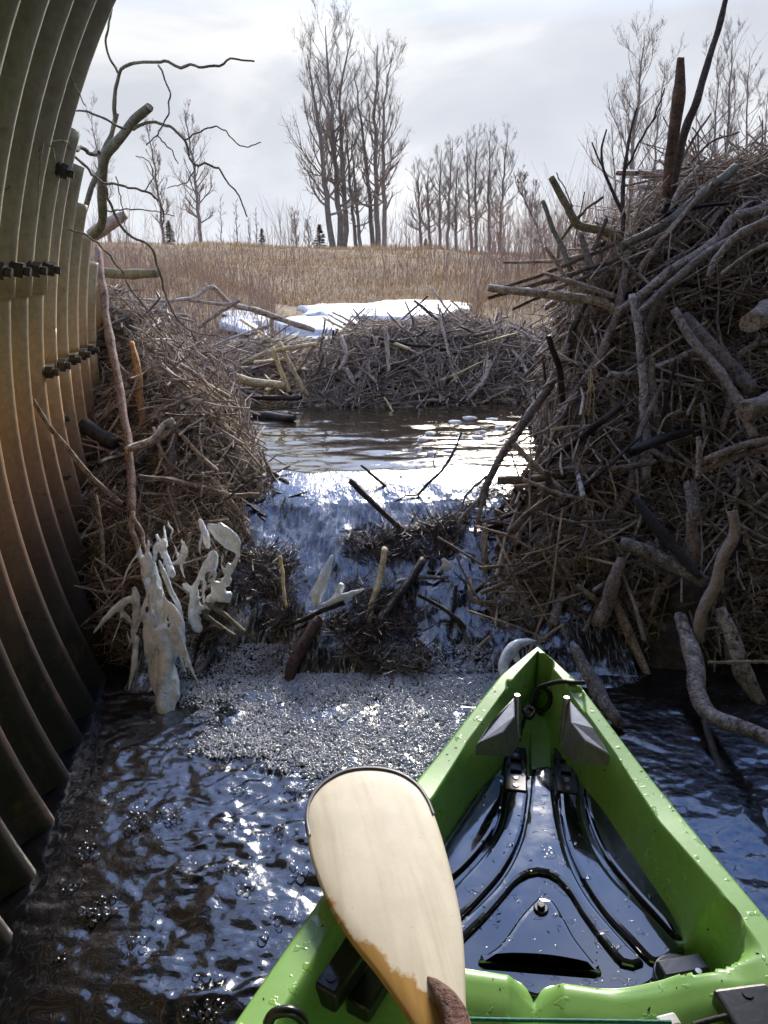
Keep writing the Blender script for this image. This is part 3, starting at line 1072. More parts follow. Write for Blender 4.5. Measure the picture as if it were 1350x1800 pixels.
def litter(name, root, fn, box, n, zmin, seed, culv_side=False):
    """dead leaves and bark flakes caught in a heap"""
    rg = np.random.default_rng(seed)
    P = scatter(fn, box, n, zmin, seed + 1, culv_side)
    # gathered in drifts
    keep = fbm(P[:, 0] * 6, P[:, 1] * 6, 3, seed * 0.1) + rg.normal(0, 0.35, n) > 0.05
    P = P[keep]
    n = len(P)
    d, nrm = tangent_dirs(fn, P, rg.uniform(0, np.pi, n), rg.normal(0, 0.35, n), rg)
    e = np.cross(d, nrm) + rg.normal(0, 0.35, (n, 3))
    L, W = rg.uniform(0.006, 0.022, n)[:, None], rg.uniform(0.003, 0.010, n)[:, None]
    C = P + nrm * rg.uniform(0.0, 0.02, n)[:, None]
    cup = nrm * (W * rg.normal(0, 0.6, n)[:, None])
    V = np.stack([C - d * L, C + e * W + cup, C + d * L, C - e * W + cup, C + d * L * 0.1], 1).reshape(-1, 3)
    b = np.arange(n)[:, None] * 5
    F = np.concatenate([b + [0, 1, 4], b + [1, 2, 4], b + [2, 3, 4], b + [3, 0, 4]])
    o = part(name, mesh_from(name, V, F, False, np.repeat(rg.uniform(0, 1, n), 5)), FIBRE, root)
    o['kind'] = 'stuff'


litter('leaf_litter', right_heap, h_right, BR, 9000, zr, 36)
litter('leaf_litter', left_heap, h_left, BL, 7000, zl, 46, True)
litter('leaf_litter', mound, h_mound, BM, 4000, zm, 56)
twig_cloud('hanging_roots', right_heap, h_right, (0.35, 1.6, 1.82, 2.25), 2600, lambda x, y: np.full_like(x, 0.02), 37, FIBRE, (0.08, 0.30), (0.0007, 0.002), 0.3, 0.03, droop=0.9, curl=0.25, k=5)
twig_cloud('hanging_roots', left_heap, h_left, (-1.0, -0.5, 1.85, 2.4), 2000, lambda x, y: np.full_like(x, 0.02), 47, FIBRE, (0.08, 0.28), (0.0007, 0.0018), 0.35, 0.04, droop=0.9, culv_side=True, curl=0.3, k=5)

raft = thing('stick_raft', 'low raft of loose sticks between the grassy bank and the mound', 'stick raft', (-0.85, 5.0, POOL))
BS = (-1.8, -0.3, 4.3, 5.9)
heap(raft, h_small, BS, zm, 110, (0.3, 1.0), (0.005, 0.013), [BARK, PALE, PEELED, PALE, PEELED], lambda P, rg: rg.normal(R(10), R(40), len(P)), 0.2, 61)
twig_cloud('twig_tangle', raft, h_small, BS, 2500, zm, 62, TWIG, (0.12, 0.4), (0.0015, 0.0045), 0.35, 0.03)
twig_cloud('dead_grass_mat', raft, h_small, BS, 3000, zm, 63, FIBRE, (0.1, 0.3), (0.001, 0.0022), 0.5, 0.03, droop=0.3)

sill = thing('dam_sill', 'wet dark lip of sticks that the stream pours over', 'dam sill', (0.05, 2.2, 0))
BF = (-0.62, 0.62, 1.86, 2.6)
zf = lambda x, y: w_fall(x, y) - 0.02
heap(sill, h_fall, (-0.75, 0.75, 1.86, 2.7), lambda x, y: w_fall(x, y) - 0.045, 130, (0.10, 0.38), (0.0035, 0.009), [BARK_DARK, BARK_DARK, BARK, FROST], lambda P, rg: rg.normal(R(90), R(45), len(P)), 0.30, 71, res=0.022, inset=0.02)


def h_wet(x, y):
    return w_fall(x, y)


twig_cloud('wet_twigs', sill, h_wet, BF, 2300, lambda x, y: np.where(fbm(x * 5 + 3, y * 5, 3) > 0.12 + 0.25 * (x < -0.15) + 0.75 * sstep(2.2, 2.6, y), -1.0, 9.0), 72, TWIG_DARK, (0.04, 0.20), (0.0009, 0.0032), 0.45, 0.012)
twig_cloud('wet_root_fibres', sill, h_wet, BF, 3500, lambda x, y: np.where(fbm(x * 5 + 3, y * 5, 3) > 0.10 + 0.75 * sstep(2.2, 2.6, y), -1.0, 9.0), 73, TWIG_DARK, (0.03, 0.10), (0.0006, 0.0014), 0.5, 0.012, droop=0.6, curl=0.5, ang=(R(90), R(40)))

# ================================================================== far meadow: grass, brush, snow, trees
def blades(name, n, xr, yr, hr, wr, seed, mat, dens=None, lean=0.25):
    rg = np.random.default_rng(seed)
    x = rg.uniform(*xr, n)
    y = yr[0] + (yr[1] - yr[0]) * rg.uniform(0, 1, n) ** 1.3
    x = x * (y / yr[1]) ** 0.6
    if dens is not None:
        keep = rg.uniform(0, 1, n) < dens(x, y)
        x, y = x[keep], y[keep]
        n = len(x)
    z = h_land(x, y) - 0.02
    h = rg.uniform(*hr, n) * (0.75 + 0.4 * fbm(x * 0.5, y * 0.5, 2))
    th = rg.uniform(0, 2 * np.pi, n)
    ln = rg.normal(0, lean, n) * h
    w = rg.uniform(*wr, n)
    B = np.stack([x, y, z], -1)
    M = B + np.stack([np.cos(th) * ln * 0.35, np.sin(th) * ln * 0.35, h * 0.6], -1)
    T = B + np.stack([np.cos(th) * ln, np.sin(th) * ln, h], -1)
    wd = np.stack([np.cos(th + 1.3), np.sin(th + 1.3), np.zeros(n)], -1) * w[:, None]
    V = np.stack([B - wd, B + wd, M - wd * 0.8, M + wd * 0.8, T], 1).reshape(-1, 3)
    b = np.arange(n)[:, None] * 5
    F = np.concatenate([b + [0, 1, 3], b + [0, 3, 2], b + [2, 3, 4]])
    tint = np.repeat(np.clip(0.5 + 0.35 * fbm(x * 0.35, y * 0.5, 3) + rg.normal(0, 0.18, n), 0, 1), 5)
    return obj(name, mesh_from(name, V, F, False, tint), mat)


def snowfree(x, y):
    return 1 - 0.88 * np.exp(-(((x + 0.1) / 2.6) ** 4 + ((y - 11.6) / 2.6) ** 4))


tag(blades('dry_meadow_grass', 75000, (-19, 17), (13.2, 27), (0.05, 0.20), (0.004, 0.010), 81, DRYGRASS, lean=0.7),
    'tan dry grass covering the far slope', 'grass', kind='stuff')
tag(blades('marsh_grass', 30000, (-11, 12), (4.9, 14.5), (0.10, 0.28), (0.002, 0.005), 82, FIBRE, dens=lambda x, y: snowfree(x, y) * (h_land(x, y) > POOL - 0.02), lean=0.7),
    'flattened brown marsh grass around the frozen pond', 'grass', kind='stuff')


def stems(name, n, place, hr, rr, seed, mat, fork=2):
    """leafless brush: thin upright stems that fork"""
    rg = np.random.default_rng(seed)
    x, y = place(rg, n)
    z = h_land(x, y) - 0.03
    h = rg.uniform(*hr, n)
    th, ln = rg.uniform(0, 6.28, n), np.abs(rg.normal(0, 0.22, n))
    d = np.stack([np.cos(th) * ln, np.sin(th) * ln, np.ones(n)], -1)
    s = np.linspace(0, 1, 4)
    B = np.stack([x, y, z], -1)
    pts = [B[:, None] + d[:, None] * (h[:, None] * s)[..., None]]
    pts[0] += rg.normal(0, 0.025, pts[0].shape) * h[:, None, None] * s[None, :, None]
    rads = [rg.uniform(*rr, n)[:, None] * np.linspace(1, 0.35, 4)[None]]
    tint = [rg.uniform(0, 1, n)]
    for f in range(fork):
        u = rg.uniform(0.25, 0.8, n)
        p0 = B + d * (h * u)[:, None]
        d2 = d + rg.normal(0, 0.45, (n, 3)) * (1, 1, 0.3)
        L = h * rg.uniform(0.25, 0.55, n)
        pts.append(p0[:, None] + d2[:, None] * (L[:, None] * s)[..., None])
        rads.append(rads[0] * 0.6)
        tint.append(tint[0])
    P, Q, Tn = np.concatenate(pts), np.concatenate(rads), np.concatenate(tint)
    V, F = tubes(P, Q, 3)
    return obj(name, mesh_from(name, V, F, True, np.repeat(Tn, 12)), mat)


def pl_slope(rg, n):
    k = rg.integers(0, 26, n)
    cx = np.random.default_rng(5).uniform(-13, 13, 26)
    cy = np.random.default_rng(6).uniform(14.5, 21, 26)
    return cx[k] + rg.normal(0, 0.75, n), cy[k] + rg.normal(0, 0.5, n)


def pl_right(rg, n):
    y = rg.uniform(10, 21, n)
    return y * (0.08 + 0.5 * rg.beta(1.6, 1.3, n)), y


def pl_crest(rg, n):
    y = rg.uniform(24, 42, n)
    u = rg.choice([-0.34, -0.26, -0.12, 0.02, 0.06, 0.11, 0.15, 0.19, 0.23, 0.30, 0.38, 0.46], n)
    return (u + rg.normal(0, 0.02, n)) * y, y


def pl_marsh(rg, n):
    y = rg.uniform(5.6, 14.5, n)
    return -y * rg.uniform(0.14, 0.42, n), y


tag(blades('bank_grass', 16000, (-8.5, -1.9), (5.4, 14.5), (0.10, 0.26), (0.003, 0.006), 84, DRYGRASS, lean=0.7), 'tan dry grass on the low shore left of the pond', 'grass', kind='stuff')
tag(blades('shore_grass', 14000, (0.9, 8.5), (5.6, 14.5), (0.10, 0.26), (0.003, 0.006), 85, DRYGRASS, lean=0.7), 'tan dry grass on the low shore right of the pond', 'grass', kind='stuff')
tag(stems('marsh_brush', 1500, pl_marsh, (0.15, 0.55), (0.002, 0.004), 94, BRUSH, 3), 'low brown leafless brush left of the pond', 'brush', kind='stuff')
tag(stems('slope_brush', 1300, pl_slope, (0.3, 0.95), (0.003, 0.006), 91, BRUSH), 'thin brown leafless brush dotted over the grassy slope', 'brush', kind='stuff')
tag(stems('willow_thicket', 1500, pl_right, (0.4, 1.5), (0.003, 0.006), 92, BRUSH, 3), 'reddish leafless willow thicket behind the stick dam', 'brush', kind='stuff')
tag(stems('crest_saplings', 480, pl_crest, (0.7, 2.6), (0.006, 0.012), 93, BRUSH, 3), 'grey-brown saplings and brush along the top of the slope', 'brush', kind='stuff')


# snow and ice left on the pond
def snow_sheet(name, label, poly, z, th, seed):
    pts = np.array([at(px, py, z=z)[:2] for px, py in poly])
    q = catmull(np.vstack([np.c_[pts, np.zeros(len(pts))], np.r_[pts[0], 0]]), 120)[:-1, :2]
    c = q.mean(0)
    rings = [1.0, 0.985, 0.93, 0.75, 0.5, 0.22]
    V, F = [], []
    n = len(q)
    q = q + np.stack([fbm(q[:, 0] * 1.7, q[:, 1] * 1.7, 4, seed), fbm(q[:, 0] * 1.7 + 50, q[:, 1] * 1.7, 4, seed)], -1) * 0.16
    for i, rr_ in enumerate(rings):
        p = c + (q - c) * rr_
        zz = z + (-0.03 if i == 0 else th) + 0.035 * fbm(p[:, 0] * 1.3, p[:, 1] * 1.3, 4, seed) * (i > 0) + (0.03 if i > 2 else 0)
        V.append(np.c_[p, zz])
    V = np.vstack(V + [np.r_[c, z + th + 0.03][None]])
    for i in range(len(rings) - 1):
        for j in range(n):
            F.append([i * n + j, i * n + (j + 1) % n, (i + 1) * n + (j + 1) % n, (i + 1) * n + j])
    b = (len(rings) - 1) * n
    F += [[b + j, b + (j + 1) % n, len(V) - 1] for j in range(n)]
    return tag(obj(name, mesh_from(name, V, F, True), SNOW), label, 'snow patch', 'snow patches on the pond')


snow_sheet('snow_patch', 'large white snow sheet on the pond behind the stick mound', [(530, 549), (552, 539), (640, 536), (750, 534), (820, 536), (836, 544), (790, 552), (700, 560), (640, 562), (580, 558)], 0.41, 0.03, 1)
snow_sheet('snow_patch', 'small grey snow patch at the left of the pond', [(388, 566), (400, 552), (425, 550), (452, 560), (448, 578), (415, 582)], 0.41, 0.03, 2)
snow_sheet('snow_patch', 'thin grey ice strip in front of the large snow sheet', [(500, 566), (540, 560), (600, 566), (640, 574), (600, 580), (530, 578)], 0.39, 0.02, 3)


# bare trees
def bare_tree(label, base, mid, top, y, r_px, seed, spread=1.0, group=None, limbs=26, name='poplar_tree', low=0.22, fork=True):
    rg = np.random.default_rng(seed)
    B = at(*base, y=y)
    B[2] = float(h_land(np.array([B[0]]), np.array([B[1]]))[0]) - 0.1
    pts = [B] + [at(*m, y=y + rg.normal(0, 0.15)) for m in mid] + [at(*top, y=y + rg.normal(0, 0.3))]
    Hh = pts[-1][2] - B[2]
    r0 = r_px * 0.75 * y / FPX
    C = catmull(pts, 16)
    C[1:-1] += rg.normal(0, Hh * 0.004, (14, 3))
    root = thing(name, label, 'tree', tuple(B), group)
    tr = np.linspace(1, 0, 16) ** 0.8 * r0 * 0.9 + r0 * 0.08
    tr[0] *= 1.35
    V, F = tubes(C[None], tr[None], 7)
    part('trunk', mesh_from('trunk', V, F, True), TREEBARK, root)
    P4, R4, P3, R3 = [], [], [], []

    def grow(p, d, L, r, lev):
        n = 5 if lev < 2 else 4
        q = np.empty((n, 3))
        q[0] = p
        dd = d / np.linalg.norm(d)
        for i in range(1, n):
            dd = dd + rg.normal(0, 0.12, 3) + np.array([0, 0, 0.15 if lev < 2 else 0.06])
            dd /= np.linalg.norm(dd)
            q[i] = q[i - 1] + dd * L / (n - 1)
        rr_ = np.linspace(r, r * 0.35, n)
        if n == 5:
            P4.append(q)
            R4.append(rr_)
        else:
            P3.append(q)
            R3.append(rr_)
        if lev >= 3:
            return
        m = {0: int(rg.integers(6, 9)), 1: int(rg.integers(5, 8)), 2: int(rg.integers(2, 5))}[lev]
        for _ in range(m):
            u = rg.uniform(0.25, 1.0) * (n - 1)
            i = min(int(u), n - 2)
            p2 = q[i] + (q[i + 1] - q[i]) * (u - i)
            ax = q[i + 1] - q[i]
            ax /= np.linalg.norm(ax)
            d2 = ax + rg.normal(0, 0.42, 3) + np.array([0, 0, 0.25])
            grow(p2, d2, L * rg.uniform(0.32, 0.58), max(r * 0.40, 0.0038), lev + 1)

    for i in range(limbs):
        u = low + (0.97 - low) * (i + rg.uniform(0, 1)) / limbs
        j = u * 15
        k = min(int(j), 14)
        p = C[k] + (C[k + 1] - C[k]) * (j - k)
        th = i * 2.4 + rg.normal(0, 0.6)
        el = rg.uniform(0.5, 1.1) if u > 0.35 else rg.uniform(0.1, 0.6)
        d = np.array([math.cos(th) * math.cos(el), math.sin(th) * math.cos(el), math.sin(el)])
        L = Hh * spread * 0.95 * rg.uniform(0.12, 0.24) * (1.05 - 0.65 * max(0, u - 0.35)) * (0.8 if u < 0.3 else 1)
        grow(p, d, L, max(r0 * (1 - u) * 0.42 + 0.006, 0.009), 0 if (rg.uniform() < 0.7 and fork) else 1)
    parts = []
    if P4:
        parts.append(tubes(np.array(P4), np.array(R4), 4))
    if P3:
        parts.append(tubes(np.array(P3), np.array(R3), 3))
    VV = np.vstack([p[0] for p in parts])
    FF = np.vstack([parts[0][1]] + [p[1] + len(parts[0][0]) for p in parts[1:]])
    part('crown', mesh_from('crown', VV, FF, True), TREETWIG, root)
    return root


g1 = 'tall bare poplars in the central clump'
ORD = ['first', 'second', 'third', 'fourth', 'fifth', 'sixth', 'seventh', 'eighth', 'ninth', 'tenth']
clump = [((586, 450), [(573, 330), (560, 220)], (540, 95), 44, 8, 1.05, 30), ((602, 450), [(592, 320), (583, 180)], (572, 45), 45, 8, 1.0, 30),
         ((609, 450), [(602, 270), (600, 150)], (622, 52), 46, 7, 0.9, 26), ((628, 448), [(616, 330)], (606, 190), 47, 5, 0.8, 18),
         ((635, 448), [(626, 350)], (618, 245), 46, 5, 0.8, 16), ((657, 450), [(646, 300), (634, 200)], (622, 120), 47, 6, 0.8, 22),
         ((665, 450), [(661, 300), (660, 190)], (664, 78), 46, 7, 0.9, 26), ((677, 450), [(673, 300), (675, 190)], (690, 92), 45, 6, 0.95, 26)]
for i, (b, m, t_, y, r, sp, lm) in enumerate(clump):
    bare_tree(f'{ORD[i]} trunk from the left in the tall bare poplar clump at the centre', b, m, t_, y, r, 700 + i, sp, g1, lm)
g2 = 'hazy poplars right of the central clump'
mid = [(742, 735, 285), (757, 752, 290), (774, 776, 262), (787, 796, 248), (802, 803, 292), (831, 820, 248), (838, 838, 240), (860, 862, 236), (877, 893, 232)]
for i, (bx, tx, ty) in enumerate(mid):
    bare_tree(f'{ORD[i]} thin bare poplar from the left in the row right of the central clump', (bx, 452), [((bx + tx) / 2 - 2, (450 + ty) / 2)], (tx, ty), 58 + (i * 7) % 9, 4.2, 720 + i, 1.0, g2, 30)
bare_tree('small leafless tree left of the tall clump, near the dark spruce', (522, 448), [(520, 410)], (517, 372), 52, 2.4, 741, 1.2, None, 18)
bare_tree('small leafless tree touching the left edge of the tall clump', (545, 448), [(542, 410)], (540, 385), 55, 2.2, 742, 1.2, None, 18)
bare_tree('slender bare tree behind the overhanging branch, left of its taller twin', (290, 435), [(277, 330)], (258, 218), 42, 4, 743, 0.8, 'bare trees on the left', 26)
bare_tree('slender bare tree right of the overhanging branch at the left', (353, 437), [(343, 320)], (325, 192), 40, 5, 744, 0.85, 'bare trees on the left', 30)
bare_tree('faint bare tree seen between culvert rim and overhanging branch', (196, 440), [(178, 320)], (158, 190), 46, 3.5, 745, 0.8, 'bare trees on the left', 22)
for i, (bx, ty) in enumerate(((390, 345), (417, 352), (452, 368), (438, 385))):
    bare_tree(['thin sapling left of the small spruce by the slope', 'thin sapling between two others on the left slope top', 'thin sapling just behind the small lone spruce', 'shortest thin sapling beside the lone spruce'][i], (bx, 442), [(bx - 1, 400)], (bx - 3, ty), 38, 1.6, 750 + i, 0.55, 'thin saplings left of the clump', 14, name='sapling', fork=False)
g3 = 'bare poplars above the stick dam'
rt = [((1112, 460), [(1112, 300), (1122, 180)], (1132, 52), 36, 6, 1.15, 30, 'broad bare poplar with forked crown behind the dam, left of the snag'),
      ((1150, 460), [(1150, 300)], (1168, 110), 40, 4, 0.9, 24, 'thin bare poplar just left of the broken snag'),
      ((1262, 460), [(1258, 280)], (1262, 95), 40, 4, 0.85, 26, 'bare poplar right of the long leaning pole'),
      ((1276, 460), [(1278, 260)], (1288, 62), 38, 5, 0.9, 28, 'tallest of the bare poplars at the far right'),
      ((1308, 460), [(1312, 270)], (1318, 92), 40, 4, 0.8, 24, 'bare poplar nearest the right edge of the picture')]
rt += [((1215, 460), [(1218, 330)], (1225, 180), 46, 3, 0.8, 20, 'short thin poplar between the snag and the leaning pole'),
       ((1085, 460), [(1082, 340)], (1075, 215), 46, 3, 0.9, 20, 'short thin poplar left of the broad forked one'),
       ((1338, 460), [(1342, 300)], (1350, 150), 44, 3, 0.8, 20, 'thin poplar half cut off by the right edge')]
for i, (b, m, t_, y, r, sp, lm, lab) in enumerate(rt):
    bare_tree(lab, b, m, t_, y, r, 760 + i, sp, g3, lm)
bare_tree('leaning leafless willow at the left shoulder of the stick dam', (962, 470), [(940, 390)], (905, 318), 20, 3, 770, 1.3, None, 22, name='willow')


def spruce(label, base, top, y, w_px, seed):
    rg = np.random.default_rng(seed)
    B, T = at(*base, y=y), at(*top, y=y)
    B[2] = float(h_land(np.array([B[0]]), np.array([B[1]]))[0]) - 0.05
    Hh, W = T[2] - B[2], w_px * y / FPX / 2
    root = thing('spruce_tree', label, 'tree', tuple(B), 'young spruces on the slope top')
    V, F = tubes(np.array([[B, (B + T) / 2, T]]), np.array([[0.035, 0.022, 0.006]]), 6)
    part('trunk', mesh_from('trunk', V, F), TREEBARK, root)
    n = 1000
    W *= 1.25
    u = rg.uniform(0.02, 1, n) ** 1.2
    tier = np.clip(np.round(u * 13) / 13 + rg.normal(0, 0.03, n), 0, 1)
    th = np.round(rg.uniform(0, 11, n)) * 0.571 + tier * 9 + rg.normal(0, 0.09, n)
    rad = W * (1 - tier * 0.96) * rg.uniform(0.08, 1, n) ** 0.7 * (0.8 + 0.25 * np.sin(th * 3 + tier * 20))
    c = B + np.stack([np.cos(th) * rad, np.sin(th) * rad, tier * Hh - rad * 0.22], -1)
    a = np.stack([np.cos(th), np.sin(th), np.full(n, -0.1)], -1) * (W * 0.17)
    b_ = np.stack([-np.sin(th), np.cos(th), rg.normal(0, 0.4, n)], -1) * (W * 0.05)
    V = np.stack([c - a, c + b_, c + a, c - b_], 1).reshape(-1, 3)
    F = np.arange(4 * n).reshape(n, 4)
    part('crown', mesh_from('crown', V, F, False, np.repeat(rg.uniform(0, 1, n), 4)), NEEDLE, root)


spruce('small lone dark spruce left of the central poplar clump', (462, 444), (458, 402), 36, 24, 1)
spruce('dark spruce at the foot of the leftmost tall poplar', (563, 448), (560, 395), 40, 34, 2)
spruce('small spruce behind the slender tree at far left', (300, 438), (296, 388), 36, 34, 3)
spruce('tiny spruce among the hazy poplars right of the clump', (748, 452), (746, 420), 42, 22, 4)

# ================================================================== single branches and logs one can tell apart
SEED = [1000]


def path3(pts, y0, y1):
    """photo pixels -> world points between two distances; None takes the distance of the heap or water there"""
    a = surf(*pts[0], 0.015)[1] if y0 is None else y0
    b = surf(*pts[-1], 0.015)[1] if y1 is None else y1
    d = np.r_[0, np.cumsum([math.dist(pts[i], pts[i + 1]) for i in range(len(pts) - 1)])]
    return np.array([at(px, py, y=a + (b - a) * d[i] / d[-1]) for i, (px, py) in enumerate(pts)])


def rpx(P, r):
    """pixel half-widths -> metres along a path"""
    rr_ = np.interp(np.linspace(0, 1, len(P)), np.linspace(0, 1, len(r)), r)
    return [max(k * 0.88 * depth(p) / FPX, 0.0008) for k, p in zip(rr_, P)]


def branch(name, label, cat, pts, y0, y1, r, mat, group=None, twigs=(), rough=0.17, wob=0.28, sides=11, knots=3):
    """a stick on its own, or with side twigs as its parts"""
    SEED[0] += 1
    P = path3(pts, y0, y1)
    me = log_mesh(name, P, rpx(P, r), sides=sides, rough=rough, wob=wob, seed=SEED[0] % 97, knots=knots)
    if not twigs:
        o = obj(name, me, mat)
        c = Vector(P.mean(0))
        me.transform(Matrix.Translation(-c))
        o.location = c
        return tag(o, label, cat, group)
    root = thing(name, label, cat, tuple(P[0]), group)
    part('stem', me, mat, root)
    for tw in twigs:
        SEED[0] += 1
        tp, ta, tb, tr = tw[:4]
        Q = path3(tp, ta, tb)
        part('side_twig', log_mesh('side_twig', Q, [v * 0.85 for v in rpx(Q, tr)], sides=6, rough=0.1, wob=1.5, seed=SEED[0] % 97, knots=3), tw[4] if len(tw) > 4 else mat, root)
    return root


# ---- the branch hanging over the culvert mouth
branch('overhanging_branch', 'crooked bare branch with long drooping twigs rising beside the culvert rim', 'branch',
       [(160, 418), (178, 392), (180, 345), (178, 300), (184, 270), (212, 240), (238, 208), (263, 187)], 2.62, 2.45, (9, 9, 10, 9, 9), GREENBARK, None, [
    ([(184, 268), (198, 235), (204, 180), (210, 128), (226, 108), (265, 105), (330, 117), (378, 117), (405, 101), (450, 104)], 2.55, 2.4, (6, 4.5, 3.6, 3, 2)),
    ([(208, 128), (189, 85), (195, 35), (194, -20)], 2.55, 2.5, (3, 2.2)),
    ([(278, 113), (296, 155), (296, 195), (278, 236), (255, 254)], 2.5, 2.35, (2.4, 1.4)),
    ([(277, 239), (300, 262), (312, 287)], 2.42, 2.36, (1.8, 1.2)),
    ([(236, 226), (262, 212), (290, 220), (325, 246), (340, 285), (372, 291), (398, 312), (434, 379)], 2.48, 2.3, (4, 3.2, 2.6, 1.6)),
    ([(325, 245), (368, 224), (388, 224), (424, 256), (458, 252)], 2.4, 2.3, (2, 1.2)),
    ([(345, 288), (330, 318), (294, 330)], 2.36, 2.3, (1.6, 0.9)),
    ([(175, 270), (150, 264), (120, 256), (95, 238), (74, 245), (70, 262)], 2.5, 1.95, (5, 4.5, 4, 2)),
    ([(118, 256), (102, 205), (101, 165), (116, 128), (150, 185)], 2.2, 2.05, (2.4, 1.3)),
    ([(118, 250), (70, 245), (35, 240), (28, 285), (40, 300), (12, 335)], 2.1, 1.8, (2, 1.5)),
    ([(117, 262), (150, 292), (183, 320), (255, 334), (275, 348), (288, 372), (286, 396)], 2.35, 2.2, (3.2, 2.6, 1.8)),
    ([(255, 334), (268, 312), (262, 285), (240, 274)], 2.25, 2.2, (1.6, 1)),
    ([(183, 322), (200, 372), (226, 412), (268, 440), (288, 505), (310, 556), (340, 582), (394, 593)], 2.4, 2.5, (3.4, 3, 2.4, 1.4)),
    ([(115, 400), (162, 418), (200, 458), (230, 505), (275, 570), (320, 610)], 2.3, 2.5, (2.6, 2.2, 1.5)),
    ([(220, 229), (180, 208), (150, 195), (128, 197), (118, 222)], 2.45, 2.3, (3, 2.4, 1.6)),
    ([(185, 372), (235, 368), (275, 372), (308, 380)], 2.4, 2.3, (2, 1)),
    ([(205, 312), (212, 350), (218, 380), (225, 430)], 2.38, 2.3, (1.6, 1)),
    ([(75, 250), (70, 300), (68, 340), (64, 380)], 1.95, 1.9, (1.6, 1)),
    ([(80, 250), (96, 268), (95, 300)], 2.0, 1.95, (1.6, 1))])
branch('log', 'pale pinkish broken log end behind the crooked overhanging branch', 'log', [(160, 418), (190, 395), (222, 375)], 3.0, 3.0, (13, 12, 8), mat_wood('pinkish_pale_wood', [(0.45, 0.33, 0.27), (0.48, 0.36, 0.30)], streak=0.3))
branch('branch', 'pale green stem slanting up behind the crooked overhanging branch', 'branch', [(146, 380), (160, 335), (185, 270), (207, 200)], 2.75, 2.7, (6, 5, 3.5), GREENBARK)
branch('branch', 'long reddish stick leaning along the culvert end, forked at the bottom', 'branch',
       [(172, 438), (180, 505), (192, 590), (208, 670), (222, 755), (231, 830), (229, 905)], 3.02, 2.12, (7, 8, 8, 8, 9), REDBARK, None, [
    ([(229, 900), (240, 950), (255, 1010), (268, 1075)], 2.12, 1.95, (7, 6, 5), BARK),
    ([(232, 905), (252, 945), (272, 1000), (283, 1050)], 2.12, 1.95, (5, 5, 4), BARK),
    ([(228, 800), (255, 780), (280, 758), (306, 742)], 2.3, 2.45, (9, 8, 6), PALE)])
branch('branch', 'thin curved tan stick arcing across the culvert corrugations', 'branch', [(58, 704), (80, 740), (112, 780), (160, 838), (212, 884)], 2.05, 2.2, (4, 5, 5), PALE)
branch('log', 'dark stub of log draped with dead grass against the culvert wall', 'log', [(122, 738), (150, 748), (178, 765), (206, 780)], 2.55, 2.5, (13, 16, 14), BARK_DARK, rough=0.25)
branch('log', 'olive cut log end poking right from behind the reddish stick', 'log', [(180, 480), (225, 481), (278, 480)], 3.25, 3.2, (9, 9, 9), mat_wood('olive_log_bark', [(0.24, 0.20, 0.10), (0.26, 0.22, 0.12)], streak=0.3))
branch('log', 'short frosted log standing below the fork on the left bank', 'log', [(303, 750), (301, 800), (304, 862)], None, None, (9, 10, 9), FROST)
branch('stick', 'bright orange peeled stick standing behind the reddish stick', 'stick', [(230, 600), (240, 640), (246, 700), (252, 760)], 2.75, 2.6, (5, 8, 7), ORANGE)
branch('branch', 'long pale branch curving from the left bank down to the mound', 'branch', [(238, 527), (330, 526), (372, 505), (410, 535), (470, 552), (520, 570), (552, 580)], 4.2, 4.9, (3, 4, 5, 6, 5), PALE)
branch('branch', 'pale forked branch lying above the raft of loose sticks', 'branch', [(350, 575), (385, 548), (420, 528), (395, 535), (330, 528)], 4.4, 4.4, (4, 4, 3), PALE)
for i, (p, r, m, lab) in enumerate([
    ([(478, 610), (493, 650), (508, 690)], 3.5, PEELED, 'upright yellow peeled stick at the left of the raft'),
    ([(490, 600), (515, 650), (540, 695)], 3.5, PEELED, 'yellow peeled stick slanting down to the pool edge'),
    ([(415, 662), (450, 672), (500, 680)], 6, PEELED, 'thickest yellow peeled log at the pool edge'),
    ([(470, 618), (510, 612), (560, 604)], 3.5, PEELED, 'nearly level yellow stick above the other peeled sticks'),
    ([(430, 690), (470, 700), (530, 698)], 4, BARK_DARK, 'dark wet stick lying at the water below the peeled sticks'),
    ([(525, 650), (550, 610), (570, 590)], 2.6, PALE, 'thin pale stick leaning right beside the mound')]):
    branch('stick', lab, 'stick', p, 4.22, 4.18, (r * 1.4, r * 1.2), m, 'peeled sticks at the pool edge')
branch('log', 'dark half-sunk log at the left side of the pool', 'log', [(445, 728), (480, 735), (520, 736)], None, None, (7, 9, 6), BARK_DARK)
for i, (p, lab) in enumerate([
    ([(676, 575), (680, 610), (684, 655)], 'upright weathered stick at the middle of the mound'),
    ([(600, 590), (608, 625), (596, 650)], 'short upright stick at the left of the mound'),
    ([(610, 648), (625, 680), (640, 705)], 'leaning grey stick low on the mound'),
    ([(860, 635), (850, 670), (820, 705)], 'curved pale stick at the right foot of the mound')]):
    branch('stick', lab, 'stick', p, 4.28, 4.15, (4.5, 4.5, 3), PALE, 'sticks propped on the mound')

